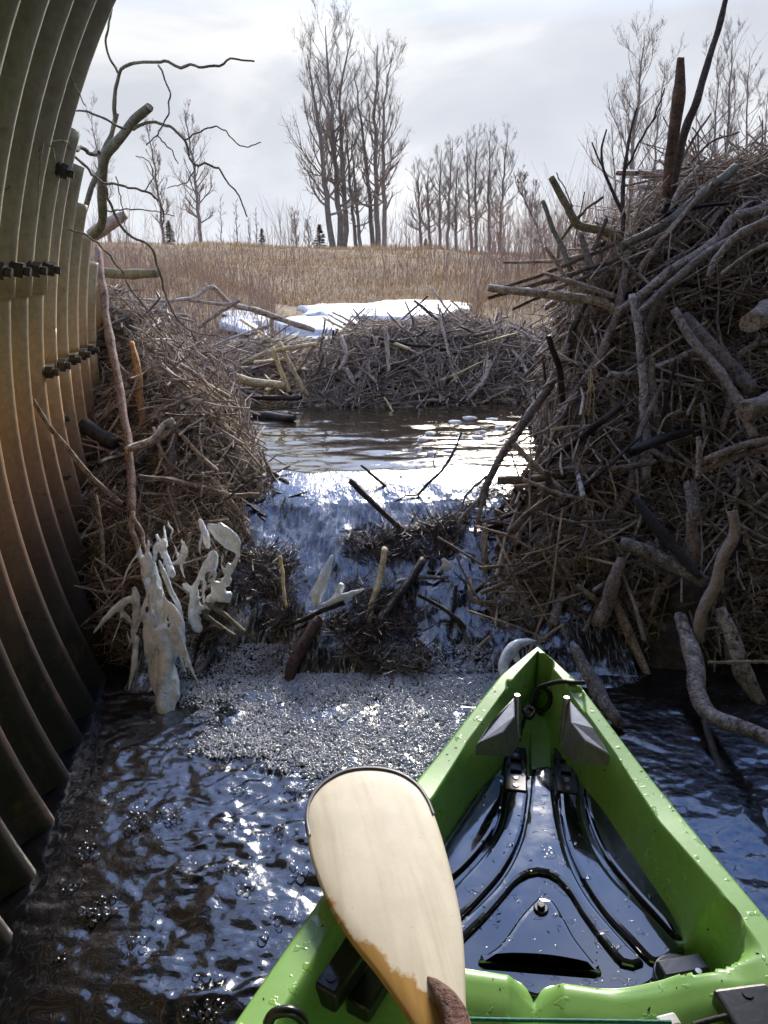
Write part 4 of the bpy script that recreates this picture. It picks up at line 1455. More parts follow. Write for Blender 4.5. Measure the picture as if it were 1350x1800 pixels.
# ---- over and around the falling water
branch('stick', 'dark broken stick jutting up over the lip of the falls', 'stick', [(615, 845), (650, 878), (700, 925), (746, 970)], 2.45, 2.30, (6.5, 6, 5.5, 5), BARK_DARK)
branch('stick', 'yellow peeled pole standing in the middle of the falls', 'stick', [(677, 963), (667, 1010), (655, 1060), (640, 1120), (620, 1190)], 2.22, 1.86, (5.5, 7, 8, 9), PEELED)
branch('stick', 'small peeled stick with an icy tip at the left of the falls', 'stick', [(493, 978), (497, 1015), (503, 1068)], 2.12, 2.02, (4, 3.5, 3), PEELED)
branch('branch', 'thin black branch slanting up to the ice petals', 'branch', [(492, 1106), (530, 1090), (565, 1075), (605, 1060)], 1.98, 2.0, (3, 5, 4.5), BARK_DARK)
branch('log', 'dark log with a red broken end beside the yellow pole', 'log', [(745, 985), (715, 1030), (688, 1065), (660, 1096)], 2.2, 2.0, (8, 9, 9), BARK_DARK)
branch('log', 'pale splintered log end at the foot of the falls', 'log', [(684, 1172), (705, 1160), (735, 1156), (768, 1150), (795, 1138)], 1.92, 2.0, (8, 12, 12, 11, 9), FROST, rough=0.22)
branch('stick', 'pale upright peeled stick below the leaning branch', 'stick', [(851, 920), (853, 980), (850, 1030), (845, 1068), (836, 1100)], 2.33, 2.08, (5.5, 6.5, 5.5), mat_wood('wet_pale_wood', [(0.34, 0.27, 0.17), (0.38, 0.30, 0.2)], streak=0.4))
branch('log', 'bright orange beaver-cut stub right of the falls', 'log', [(872, 998), (892, 990), (914, 983)], 2.22, 2.24, (8, 9, 7), ORANGE)
branch('log', 'black wet branch lying in the water right of the falls', 'log', [(866, 952), (895, 940), (930, 915), (978, 872)], 2.38, 2.52, (8, 10, 9, 7), BARK_DARK)
branch('log', 'dark snapped log above the foam left of the splintered one', 'log', [(555, 1155), (585, 1185), (632, 1213)], 1.92, 1.82, (6, 7, 6), BARK_DARK)
branch('log', 'reddish rotten stub rising out of the foam', 'log', [(560, 1085), (540, 1120), (522, 1160), (508, 1200)], 1.98, 1.83, (9, 13, 12, 9), mat_wood('rotten_red_wood', [(0.12, 0.065, 0.045), (0.14, 0.075, 0.05)], rough=0.5, wet=0.2), rough=0.3)
branch('log', 'grey driftwood sliver floating above the paddle tip', 'log', [(592, 1288), (572, 1330), (558, 1372), (548, 1420)], 1.66, 1.44, (6, 11, 10, 6), FROST, rough=0.3)
branch('branch', 'thin black twig reaching down into the foam', 'branch', [(742, 1195), (728, 1240), (706, 1292), (672, 1350)], 1.88, 1.58, (4, 3.5, 2.5), BARK_DARK, None, [([(712, 1285), (730, 1297), (742, 1300)], 1.7, 1.68, (2, 1.5))])
branch('branch', 'dark thin stick crossing the pale upright one', 'branch', [(870, 1010), (850, 1050), (818, 1098)], 2.2, 2.03, (3, 4, 3.5), BARK_DARK)
branch('branch', 'straight dark twig left of the pale upright stick', 'branch', [(802, 1030), (796, 1075), (785, 1125)], 2.1, 1.98, (4, 4, 3), BARK_DARK)
for i, (p, r, lab) in enumerate([
    ([(340, 1145), (368, 1105), (395, 1110)], 4, 'dark stick below the right ice lump, near the foam'),
    ([(362, 1060), (395, 1080), (432, 1112)], 5, 'olive peeled stick under the right ice lump'),
    ([(352, 1072), (380, 1095), (412, 1118)], 4, 'second olive stick under the right ice lump, the lower one')]):
    branch('stick', lab, 'stick', p, 1.96, 1.88, (r, r), [BARK_DARK, GREENBARK, GREENBARK][i])

# ---- the big leaning branches of the right heap
branch('branch', 'long grey branch leaning from the dam into the falls, twigs at its tip', 'branch',
       [(1012, 565), (1000, 610), (972, 668), (940, 712), (905, 765), (880, 800), (858, 845), (846, 885)], 3.0, 2.42, (8, 9, 9, 8, 7), BARK, None, [
    ([(846, 880), (838, 920), (822, 980), (812, 1015)], 2.42, 2.28, (6, 4.5, 3)),
    ([(850, 868), (818, 905), (800, 950), (785, 985)], 2.44, 2.3, (5, 4, 2.5)),
    ([(858, 838), (830, 858), (812, 890), (790, 915), (752, 944)], 2.46, 2.34, (3.5, 2.5, 1.5)),
    ([(850, 870), (853, 900), (842, 930)], 2.42, 2.38, (2, 1.2)),
    ([(905, 765), (880, 775), (850, 780), (835, 800)], 2.6, 2.5, (2.4, 1.4)),
    ([(940, 712), (938, 690), (905, 760)], 2.75, 2.6, (2, 1.2))])
branch('branch', 'brown branch leaning left beside the long grey one', 'branch', [(1103, 440), (1092, 520), (1072, 590), (1045, 645), (1015, 690), (975, 742)], 2.95, 2.6, (7, 8, 9, 9, 8), BARK, None, [
    ([(1015, 690), (985, 735), (950, 760), (905, 780)], 2.62, 2.5, (4, 3, 2)), ([(1045, 645), (1000, 640), (960, 655)], 2.75, 2.7, (2.5, 1.5))])
branch('branch', 'bare black twigs standing in the pool beside the leaning branch', 'branch', [(735, 870), (755, 848), (780, 822), (800, 790), (812, 760)], 2.55, 2.7, (3, 3, 2), BARK_DARK, None, [
    ([(755, 848), (738, 842), (730, 820)], 2.6, 2.62, (2, 1)), ([(780, 822), (790, 815), (812, 830)], 2.6, 2.6, (2, 1)), ([(770, 838), (762, 810), (770, 785)], 2.62, 2.66, (2, 1)),
    ([(735, 870), (710, 872), (690, 885)], 2.55, 2.5, (2.5, 1))])
branch('log', 'long pale straight log poking left from the dam over the pool', 'log', [(858, 506), (920, 514), (985, 520), (1050, 530), (1085, 545)], 2.95, 2.85, (7, 8, 9, 9), PALE)
branch('log', 'mottled upright pole in the middle of the dam face', 'log', [(1112, 520), (1124, 600), (1131, 690), (1135, 780), (1136, 880)], 2.72, 2.38, (7, 8, 9, 11), BIRCH)
branch('log', 'pole crossing behind the mottled upright pole', 'log', [(1180, 470), (1150, 540), (1128, 610), (1105, 640)], 2.85, 2.75, (8, 8, 7), BARK)
branch('log', 'smooth pale snaking log at the right of the dam', 'log', [(1288, 897), (1290, 940), (1268, 985), (1258, 1030), (1240, 1065), (1230, 1095), (1230, 1130)], 2.02, 1.88, (10, 11, 11, 11, 11, 10), mat_wood('smooth_barkless_wood', [(0.42, 0.335, 0.26), (0.45, 0.36, 0.28)], rough=0.5, streak=0.15), rough=0.05)
branch('log', 'frosted barked log running right toward the snaking one', 'log', [(1090, 953), (1140, 975), (1195, 1003), (1243, 1028)], 2.12, 1.98, (12, 14, 14, 14), FROST)
branch('log', 'dark squared log sloping down across the frosted one', 'log', [(1116, 878), (1160, 935), (1200, 978), (1232, 1015)], 2.16, 1.97, (8, 11, 10, 6), BARK_DARK)
branch('log', 'thick grey log end pointing down left of the frosted log', 'log', [(1094, 985), (1075, 1040), (1060, 1075), (1048, 1102)], 2.06, 1.95, (10, 13, 14, 13), BARK)
branch('log', 'slanting broken pole hanging above the dark water', 'log', [(1078, 1055), (1100, 1100), (1122, 1150), (1142, 1192)], 2.03, 1.88, (7, 9, 9, 7), PALE, rough=0.2)
branch('log', 'heavy mottled trunk dropping to the water and bending right', 'log', [(1195, 1085), (1212, 1130), (1222, 1175), (1225, 1215), (1245, 1250), (1290, 1275), (1360, 1302), (1430, 1325)], 1.94, 1.30, (12, 17, 17, 17, 15, 14, 14), BIRCH, rough=0.14, wob=0.2)
branch('log', 'mottled pale log beside the right edge, ragged lower end', 'log', [(1262, 1070), (1285, 1120), (1305, 1180), (1338, 1238)], 1.9, 1.74, (11, 15, 15, 12), BIRCH)
branch('log', 'dark half-drowned pole under the water at the lower right', 'log', [(1238, 1265), (1262, 1340), (1300, 1420), (1370, 1520), (1420, 1580)], 1.60, 1.07, (6, 8, 10, 11), mat_wood('drowned_brown_wood', [(0.06, 0.04, 0.028), (0.07, 0.045, 0.03)], rough=0.4, wet=0.3))
branch('stick', 'thin straight yellowish rod crossing the trunk at the right edge', 'stick', [(1246, 1164), (1300, 1164), (1380, 1163)], 1.72, 1.72, (3, 3.5), mat_wood('straw_yellow_wood', [(0.40, 0.33, 0.20), (0.42, 0.35, 0.22)], streak=0.2))
branch('log', 'wet silvery log lying along the right side of the bow', 'log', [(1012, 1135), (1035, 1185), (1058, 1230), (1090, 1275)], 1.82, 1.615, (11, 13, 13, 10), FROST)
branch('log', 'broken brown snag standing on top of the dam', 'log', [(1198, 103), (1192, 170), (1182, 240), (1174, 300), (1172, 345)], 3.25, 3.25, (7, 12, 11, 10, 10), mat_wood('brown_snag_wood', [(0.15, 0.085, 0.05), (0.17, 0.10, 0.06)], streak=0.6), rough=0.2)
branch('branch', 'very long dark pole leaning right past the top of the dam', 'branch', [(1282, -25), (1262, 50), (1246, 105), (1228, 170), (1205, 225), (1188, 290), (1178, 360)], 3.3, 3.3, (5, 6, 7, 8, 9, 9), mat_wood('dark_brown_bark', [(0.10, 0.075, 0.06), (0.12, 0.09, 0.07)]), knots=4)
branch('branch', 'mossy crooked branch curving up at the left of the dam top', 'branch', [(967, 311), (990, 350), (1015, 392), (1040, 402), (1070, 410), (1100, 432), (1130, 450)], 3.1, 3.05, (6, 8, 8, 9, 9), MOSSY, None, [
    ([(1010, 388), (1035, 362), (1057, 345)], 3.1, 3.1, (4, 3, 3)), ([(1005, 372), (1002, 355), (978, 303)], 3.1, 3.1, (2, 1.2)), ([(1012, 390), (990, 420), (980, 450)], 3.1, 3.05, (4, 3))])
branch('stick', 'straight cut stick leaning left of the mossy branch', 'stick', [(954, 354), (970, 398), (990, 440), (1002, 476)], 3.1, 3.0, (4.5, 5, 6), GREENBARK)
branch('branch', 'dark forked stem rising from the dam left of the snag', 'branch', [(1120, 190), (1106, 245), (1098, 300), (1094, 360), (1096, 420)], 3.2, 3.15, (2, 3.5, 4, 5), mat_wood('dark_stem_bark', [(0.10, 0.075, 0.06), (0.12, 0.09, 0.075)]), None, [
    ([(1100, 298), (1120, 262), (1150, 205), (1168, 152)], 3.2, 3.2, (3, 2.4, 1.5)), ([(1140, 222), (1156, 200), (1160, 190)], 3.2, 3.2, (1.4, 1))])
branch('branch', 'thin black shoot curving up at the left of the dam crown', 'branch', [(1066, 228), (1058, 262), (1062, 300), (1078, 340), (1098, 380)], 3.15, 3.1, (1.5, 2.5, 3, 4), BARK_DARK)
branch('log', 'thick olive log slanting up right across the dam crown', 'log', [(1092, 432), (1160, 398), (1220, 352), (1262, 318), (1292, 296)], 2.95, 3.2, (8, 9, 9, 9), GREENBARK)
branch('log', 'stout pale curved log across the upper right of the dam', 'log', [(1085, 548), (1150, 500), (1205, 462), (1262, 420), (1290, 384), (1330, 372), (1400, 330)], 2.75, 3.1, (8, 10, 11, 10, 11, 10), PALE)
branch('log', 'second long grey log below the stout pale curved one', 'log', [(1110, 560), (1200, 480), (1280, 425), (1380, 378)], 2.72, 2.95, (6, 8, 8, 8), BARK)
branch('log', 'brown bent pole at the far right of the dam', 'log', [(1245, 488), (1262, 450), (1300, 410), (1380, 372)], 2.75, 2.85, (6, 7, 7), BARK)
branch('log', 'straw-coloured split rod below the brown bent pole', 'log', [(1268, 482), (1310, 450), (1375, 415)], 2.7, 2.75, (4, 4), mat_wood('split_straw_wood', [(0.40, 0.32, 0.20), (0.42, 0.34, 0.22)], streak=0.3))
branch('log', 'sawn round log end facing out at the right of the dam', 'log', [(1322, 570), (1335, 562), (1360, 545)], 2.62, 2.75, (20, 20, 20), PALE)
branch('log', 'pale blunt log end low at the right of the dam', 'log', [(1308, 722), (1330, 712), (1365, 700)], 2.38, 2.5, (18, 19, 19), PALE, rough=0.18)
branch('log', 'long grey rail at the right edge, upper of two', 'log', [(1238, 808), (1300, 785), (1380, 768)], 2.3, 2.35, (6, 7, 7), PALE, 'paired rails at the right edge')
branch('log', 'long grey rail at the right edge, lower of two', 'log', [(1232, 828), (1300, 802), (1380, 778)], 2.3, 2.33, (5, 6, 6), BARK, 'paired rails at the right edge')
branch('log', 'long brown pole sloping down right through the dam face', 'log', [(1185, 545), (1220, 600), (1262, 650), (1300, 705), (1328, 770)], 2.7, 2.35, (8, 9, 9, 9), BARK)
branch('log', 'thick peeling log lying right in the dam face', 'log', [(1200, 560), (1250, 610), (1290, 650), (1325, 690)], 2.78, 2.5, (13, 14, 13), BARK)
branch('log', 'upright frosted stub above the snaking log', 'log', [(1212, 850), (1218, 885), (1220, 915)], 2.14, 2.08, (12, 12, 11), FROST)
branch('log', 'reddish stump leg below the frosted stub', 'log', [(1216, 905), (1218, 960), (1213, 1000)], 2.1, 2.03, (10, 11, 10), BARK)
branch('stick', 'short pale vertical stick above the frosted stub', 'stick', [(1227, 768), (1228, 800), (1226, 842)], 2.24, 2.18, (5, 5.5, 5), PALE)
branch('branch', 'thin grey twig forking across the middle of the dam', 'branch', [(1045, 795), (1078, 812), (1130, 800), (1155, 768), (1170, 735), (1195, 720)], 2.36, 2.42, (2.5, 3, 2.5, 2), PALE)
branch('branch', 'slim yellow grass stalks hanging left of the upright pole', 'grass stalks', [(1040, 650), (1038, 700), (1034, 760)], 2.62, 2.55, (2.5, 2.5, 1.5), PEELED, None, [([(1042, 660), (1044, 710), (1042, 755)], 2.61, 2.55, (2, 1)), ([(1036, 665), (1032, 715), (1040, 752)], 2.6, 2.55, (1.8, 1))])
for i, (p, y0, y1, r, m, lab) in enumerate([
    ([(870, 510), (960, 480), (1080, 430)], 3.0, 3.0, 4, BARK, 'upper of the thin rods fanning left out of the dam'),
    ([(858, 525), (950, 498), (1090, 455)], 2.95, 2.95, 5, BARK, 'middle of the thin rods fanning left out of the dam'),
    ([(885, 462), (980, 458), (1060, 440)], 3.05, 3.0, 3.5, PALE, 'level pale rod above the fan of thin rods'),
    ([(900, 545), (985, 505), (1070, 470)], 2.95, 2.9, 4, BARK, 'lowest of the thin rods fanning left out of the dam'),
    ([(956, 480), (1020, 500), (1080, 520)], 2.9, 2.85, 5, PALE, 'pale rod crossing the fan of thin rods'),
    ([(1020, 410), (1040, 470), (1068, 540)], 3.0, 2.9, 7, BARK, 'grey pole propped downward behind the fan of rods'),
    ([(1040, 250), (1075, 330), (1100, 385)], 3.2, 3.1, 2.2, BARK_DARK, 'slim dark shoot left of the forked stem')]):
    branch('stick', lab, 'stick', p, y0, y1, (r * 0.7, r, r), m, 'rods at the left shoulder of the dam')
for i, (p, y0, y1, r, m, lab) in enumerate([
    ([(1142, 410), (1170, 370), (1215, 318)], 3.1, 3.25, 5, BARK, 'brown stick on the dam crown, leftmost of the upright fan'),
    ([(1165, 405), (1190, 340), (1228, 292)], 3.1, 3.25, 4, PALE, 'pale stick in the upright fan on the dam crown'),
    ([(1200, 400), (1240, 345), (1300, 312)], 3.1, 3.3, 6, BARK, 'stout brown stick in the upright fan on the dam crown'),
    ([(1240, 400), (1290, 345), (1345, 300)], 3.1, 3.3, 6, REDBARK, 'reddish stick at the right of the dam crown'),
    ([(1260, 415), (1310, 360), (1380, 318)], 3.05, 3.25, 5, BARK, 'grey stick below the reddish one on the dam crown'),
    ([(1190, 300), (1215, 250), (1250, 200)], 3.3, 3.35, 2.4, BARK, 'thin twig right of the snag, left of two'),
    ([(1210, 290), (1250, 250), (1300, 232)], 3.3, 3.35, 2.2, BARK, 'thin twig right of the snag, right of two')]):
    branch('stick', lab, 'stick', p, y0, y1, (r, r, r * 0.8), m, 'sticks on the crown of the dam')

# ================================================================== kayak
K_TIP = at(945, 1135, z=0.40)
K_AZ = R(9.5)
KB, KR = np.array((-math.sin(K_AZ), -math.cos(K_AZ))), np.array((math.cos(K_AZ), -math.sin(K_AZ)))
kayak = thing('kayak', 'lime green plastic kayak pointing into the dam, black mat in its bow well', 'kayak', (K_TIP[0] + KB[0] * 1.5, K_TIP[1] + KB[1] * 1.5, 0.0))


def kw(b, l, z):
    """kayak coordinates (back from the bow tip, to the right, height) -> world"""
    b, l, z = np.broadcast_arrays(np.asarray(b, float), np.asarray(l, float), np.asarray(z, float))
    return np.stack([K_TIP[0] + b * KB[0] + l * KR[0], K_TIP[1] + b * KB[1] + l * KR[1], z], -1)


def kl(px, py, z):
    """photo pixel at a height -> kayak coordinates"""
    p = at(px, py, z=z)[:2] - K_TIP[:2]
    return float(p @ KB), float(p @ KR)


def k_out(b):
    return np.interp(b, [0, 0.03, 0.11, 0.38, 0.60, 0.81, 1.1, 1.6, 2.2, 2.9, 3.05], [0.006, 0.024, 0.074, 0.192, 0.278, 0.338, 0.38, 0.39, 0.35, 0.1, 0.01])


def k_in(b):
    return np.interp(b, [0.022, 0.11, 0.29, 0.43, 0.54, 0.63, 0.81, 1.1, 1.6, 2.2, 2.7, 2.72], [0.0, 0.043, 0.120, 0.166, 0.218, 0.248, 0.295, 0.335, 0.345, 0.305, 0.06, 0])


def k_fl(b):
    return np.interp(b, [0.045, 0.10, 0.16, 0.235, 0.30, 0.415, 0.50, 0.545, 0.62, 0.81, 1.1, 1.6, 2.2, 2.6], [0.0, 0.018, 0.040, 0.070, 0.102, 0.143, 0.174, 0.186, 0.200, 0.245, 0.285, 0.295, 0.25, 0.04])


def k_rim(b):
    return 0.36 + 0.04 * (1 - sstep(0, 0.42, b))


def k_floor(b):
    return np.interp(b, [0.0, 0.06, 0.10, 0.15, 0.20, 0.62, 0.66, 0.72, 0.80, 1.6, 2.6, 3.0], [0.335, 0.315, 0.296, 0.276, 0.262, 0.255, 0.255, 0.24, 0.20, 0.20, 0.26, 0.33])


def k_deck(b, l):
    a = np.abs(l)
    ho, hi, hf = k_out(b), k_in(b), k_fl(b)
    rim, fl = k_rim(b), k_floor(b)
    # cross lip that closes the bow well, with its V notch and the raised shoulder on the right
    lip = sstep(0.615, 0.652, b + 0.10 * np.maximum(0, l - 0.06)) * (1 - sstep(0.675, 0.80, b))
    notch = np.clip(1 - np.abs(l + 0.013) / 0.032, 0, 1)
    fl = fl + lip * (0.038 - 0.036 * notch + 0.03 * sstep(0.07, 0.17, l))
    shoulder = sstep(0.13, 0.20, l) * sstep(0.50, 0.57, b) * (1 - sstep(0.70, 0.80, b))
    fl = np.maximum(fl, fl + shoulder * 0.022)
    t = np.clip((a - hf) / np.maximum(hi - hf, 1e-4), 0, 1)
    t = np.where(hi - hf < 1e-3, (a >= hf).astype(float), t)
    w = t * t * (3 - 2 * t)
    w = 0.35 * t + 0.65 * w
    z = fl + (rim - fl) * w
    # rounded pocket for the knob
    d = np.hypot(b - 0.588, l - 0.176)
    z = np.where(d < 0.056, np.minimum(z, 0.252 + 0.05 * sstep(0.040, 0.056, d) + 0.004), z) if True else z
    # slot for the bow rope
    e = np.hypot((b - 0.060) / 0.030, (l - 0.012) / 0.0165)
    z = z - 0.05 * (1 - sstep(0.75, 1.05, e))
    # two shallow seats for the track plates
    for lc in (-0.034, 0.053):
        q = np.maximum(np.abs(b - 0.195) / 0.066, np.abs(l - lc) / 0.025)
        z = z - 0.006 * (1 - sstep(0.92, 1.06, q))
    # rounded outer edge
    z = z - 0.010 * np.clip(1 - (ho - a) / 0.010, 0, 1) ** 2
    return z


bb = np.concatenate([np.linspace(0, 0.95, 230), np.linspace(0.97, 3.05, 60)])
cc = np.linspace(0, 1, 110)
cc = np.r_[-(cc[::-1]), cc[1:]]
cc = np.sign(cc) * (1 - (1 - np.abs(cc)) ** 1.25)
Bb, Cc = np.meshgrid(bb, cc, indexing='ij')
Ll = Cc * k_out(Bb)
Zd = k_deck(Bb, Ll)
W3 = kw(Bb, Ll, Zd)
deck = part('deck', grid_mesh('deck', W3[..., 0], W3[..., 1], W3[..., 2]), KAYAK, kayak)
# hull shell below the rim
prof = [(1.0, 0.0), (1.012, -0.012), (1.0, -0.03), (0.97, -0.12), (0.90, -0.24), (0.72, -0.36), (0.4, -0.44), (0.0, -0.46)]
pl = prof + [(-f, z) for f, z in prof[::-1][1:]]
Bh = np.repeat(bb[:, None], len(pl), 1)
rake = 0.16 * (1 - sstep(0, 0.5, bb))[:, None]
zr_ = np.array([z for f, z in pl])[None]
Lh = np.array([f for f, z in pl])[None] * k_out(bb)[:, None]
Zh = (k_rim(bb) - 0.0095)[:, None] + zr_ * (0.75 + 0.25 * sstep(0, 0.6, bb))[:, None]
W4 = kw(Bh + rake * (-zr_), Lh, Zh)
part('hull', grid_mesh('hull', W4[..., 0], W4[..., 1], W4[..., 2]), KAYAK, kayak)


def slab(name, poly, z0, z1, mat, root=None, crown=0.0, bev=0.003, n=64, closed=True, lsub=1.0):
    """flat piece with a rounded edge over an outline given in kayak coordinates"""
    q = np.array(poly, float)
    q = catmull(np.c_[np.vstack([q, q[:1]]), np.zeros(len(q) + 1)], n)[:-1, :2] if closed else q
    c = q.mean(0)
    n = len(q)
    nxt, prv = np.roll(q, -1, 0), np.roll(q, 1, 0)
    tn = nxt - prv
    nv = np.c_[tn[:, 1], -tn[:, 0]]
    nv /= np.linalg.norm(nv, axis=1, keepdims=True) + 1e-9
    area = 0.5 * np.sum(q[:, 0] * nxt[:, 1] - nxt[:, 0] * q[:, 1])
    if area < 0:
        nv = -nv
    rings = [(0.0, z0), (0.0, z1 - bev), (bev * 0.3, z1 - bev * 0.3), (bev, z1), (bev * 2.2, z1 + crown)]
    V = np.vstack([kw((q - nv * i)[:, 0], (q - nv * i)[:, 1], z) for i, z in rings])
    F = []
    for i in range(len(rings) - 1):
        for j in range(n):
            F.append([i * n + j, i * n + (j + 1) % n, (i + 1) * n + (j + 1) % n, (i + 1) * n + j])
    F.append([(len(rings) - 1) * n + j for j in range(n)])
    if area > 0:
        F = [f[::-1] for f in F]
    me = mesh_from(name, V, F, False)
    return part(name, me, mat, root or kayak)


def cpx(pts, z):
    """outline from the close-up of the bow"""
    return [kl(750 + x / 2.25, 1100 + y / 2.25, z) for x, y in pts]


ZF = 0.262
mat_poly = cpx([(300, 592), (250, 600), (160, 730), (70, 860), (0, 990), (-60, 1150), (-90, 1300), (-60, 1420), (160, 1425), (360, 1440), (430, 1465), (520, 1450), (740, 1455), (880, 1415), (960, 1330), (1020, 1280), (985, 1150), (890, 960), (800, 800), (740, 720), (650, 605)], ZF)
mat_base = slab('bow_mat', mat_poly, ZF - 0.03, ZF + 0.001, PAD, n=110)
for poly in (
    [(290, 596), (255, 606), (170, 730), (82, 862), (30, 980), (60, 1010), (115, 985), (200, 900), (270, 800), (300, 700), (308, 620)],
    [(318, 640), (395, 642), (398, 700), (375, 830), (310, 960), (220, 1070), (140, 1150), (70, 1200), (20, 1180), (50, 1090), (140, 1000), (230, 900), (290, 800), (312, 700)],
    [(415, 566), (455, 558), (498, 566), (508, 680), (532, 820), (575, 960), (640, 1080), (720, 1180), (810, 1280), (860, 1330), (780, 1340), (690, 1240), (610, 1130), (560, 1050), (500, 990), (430, 975), (360, 1010), (290, 1090), (210, 1180), (120, 1260), (30, 1300), (10, 1260), (90, 1200), (200, 1110), (300, 1000), (372, 860), (405, 700)],
    [(520, 650), (598, 642), (612, 740), (660, 880), (740, 1000), (840, 1100), (940, 1200), (1000, 1270), (960, 1320), (890, 1330), (800, 1240), (700, 1130), (620, 1010), (560, 880), (530, 760)],
    [(618, 618), (650, 612), (735, 735), (800, 815), (880, 955), (970, 1140), (1010, 1240), (985, 1235), (900, 1140), (800, 1030), (700, 900), (640, 760)],
    [(440, 1075), (495, 1085), (545, 1160), (590, 1240), (660, 1330), (690, 1368), (600, 1345), (480, 1325), (340, 1318), (205, 1325), (290, 1260), (370, 1150)]):
    part_ = slab('mat_pad', cpx(poly, ZF + 0.006), ZF - 0.02, ZF + 0.0075, PAD, mat_base, crown=0.0006, bev=0.0035, n=90)
    part_.matrix_parent_inverse = Matrix.Identity(4)
# screw with washer on the centre pad
def kpart(name, vf, mat, root=kayak, smooth=False):
    V, F = vf
    W = kw(V[:, 0], V[:, 1], V[:, 2])
    o = part(name, mesh_from(name, W, [list(f)[::-1] for f in F], smooth), mat, kayak)
    if root is not kayak:
        o.parent = root
        o.matrix_parent_inverse = Matrix.Identity(4)
    return o


sb = kl(951, 1596, ZF + 0.01)
bevel(kpart('pad_screw', join_meshes([cyl_vf((*sb, ZF), 0.012, 0.012, 20, 0.010), cyl_vf((*sb, ZF + 0.011), 0.006, 0.006, 6)]), BLACKP), 0.001)
# two black track plates with slots and screws
for px_a in ((907, 1344), (995, 1347)):
    cb, cl_ = kl(px_a[0], px_a[1], 0.278)
    parts = [box_vf((cb, cl_, 0.262), (0.128, 0.040, 0.012))]
    tp = kpart('track_plate', join_meshes(parts), BLACKP)
    bevel(tp, 0.003)
    for db, ln, wd, dl in ((-0.042, 0.034, 0.036, 0), (0.040, 0.042, 0.036, 0), (0.0, 0.05, 0.007, -0.012), (0.0, 0.05, 0.007, 0.012), (0.0, 0.016, 0.03, 0)):
        bevel(kpart('raised_bar', box_vf((cb + db, cl_ + dl, 0.270), (ln, wd, 0.006)), BLACKP, tp), 0.0015)
    for db in (-0.050, -0.034, 0.030, 0.050):
        kpart('screw', cyl_vf((cb + db, cl_, 0.2725), 0.0058, 0.0022, 14, 0.0045), STEELB, tp)
# two grey fin-shaped plates against the inner walls
for sgn, tri, nm in ((-1, [(905, 1224, 0.394), (905, 1260, 0.386), (884, 1288, 0.380), (836, 1310, 0.378), (864, 1266, 0.392)], 'left'), (1, [(1000, 1229, 0.394), (1004, 1270, 0.386), (1028, 1302, 0.380), (1073, 1328, 0.378), (1044, 1278, 0.392)], 'right')):
    top = []
    for a, b, z in tri:
        top.append(np.r_[kl(a, b, z), z])
    top = np.array(top)
    low = top.copy()
    low[:, 2] -= np.array([0.085, 0.055, 0.045, 0.02, 0.05])
    low[:, 1] -= sgn * np.array([0.004, 0.012, 0.014, 0.0, 0.0])
    V = np.vstack([top, low])
    n = len(top)
    F = [list(range(n)), list(range(n, 2 * n))[::-1]] + [[i, n + i, n + (i + 1) % n, (i + 1) % n] for i in range(n)]
    o = kpart('side_bracket', (V, F if sgn < 0 else [f[::-1] for f in F]), GREYP)
    bevel(o, 0.002)
    b0 = top[0]
    tubeV, tubeF = tubes(np.array([[b0 + (0, -sgn * 0.004, 0.002), b0 + (0.012, -sgn * 0.006, -0.035), b0 + (0.022, -sgn * 0.009, -0.07)]]), np.array([[0.0065, 0.0065, 0.006]]), 10)
    kpart('bracket_tube', (tubeV, tubeF), GREYP, o, True)
    kpart('tube_plug', cyl_vf((b0[0], b0[1] - sgn * 0.004, b0[2] + 0.0005), 0.0052, 0.003, 12), BLACKP, o)


def kcord(name, pts, r, mat, n=40, twist=False):
    P = np.array([np.r_[kl(a, b, z), z] for a, b, z in pts])
    C = catmull(P, n)
    rad = np.full((1, n), r)
    if twist:
        rad = rad * (1 + 0.18 * np.sin(np.arange(n) * 2.1))[None]
    return kpart(name, tubes(C[None], rad, 8), mat, smooth=True)


kcord('bow_rope', [(1028, 1200, 0.40), (1005, 1200, 0.395), (985, 1198, 0.39), (962, 1203, 0.375), (948, 1208, 0.36)], 0.0042, ROPE)
kcord('bow_rope', [(962, 1204, 0.37), (942, 1215, 0.35), (932, 1240, 0.335), (925, 1256, 0.32), (918, 1275, 0.315), (912, 1300, 0.298), (905, 1320, 0.285)], 0.0036, ROPE, twist=True)
kcord('bow_rope', [(955, 1206, 0.365), (966, 1220, 0.352), (964, 1240, 0.335), (948, 1250, 0.322), (938, 1236, 0.332), (948, 1216, 0.35)], 0.0046, ROPE, twist=True)
kcord('rope_knot', [(930, 1242, 0.335), (922, 1250, 0.338), (930, 1262, 0.33), (938, 1250, 0.335), (926, 1244, 0.34), (928, 1258, 0.332)], 0.0044, ROPE)
# knob in its pocket
kb, kl_ = kl(1203, 1690, 0.30)
knob = bevel(kpart('pocket_knob', join_meshes([cyl_vf((kb, kl_, 0.256), 0.034, 0.020, 24), box_vf((kb - 0.002, kl_, 0.283), (0.024, 0.062, 0.020), 0.35)]), BLACKP), 0.003)
kpart('screw', cyl_vf((kb + 0.006, kl_ + 0.016, 0.293), 0.004, 0.002, 12), STEELB, knob)
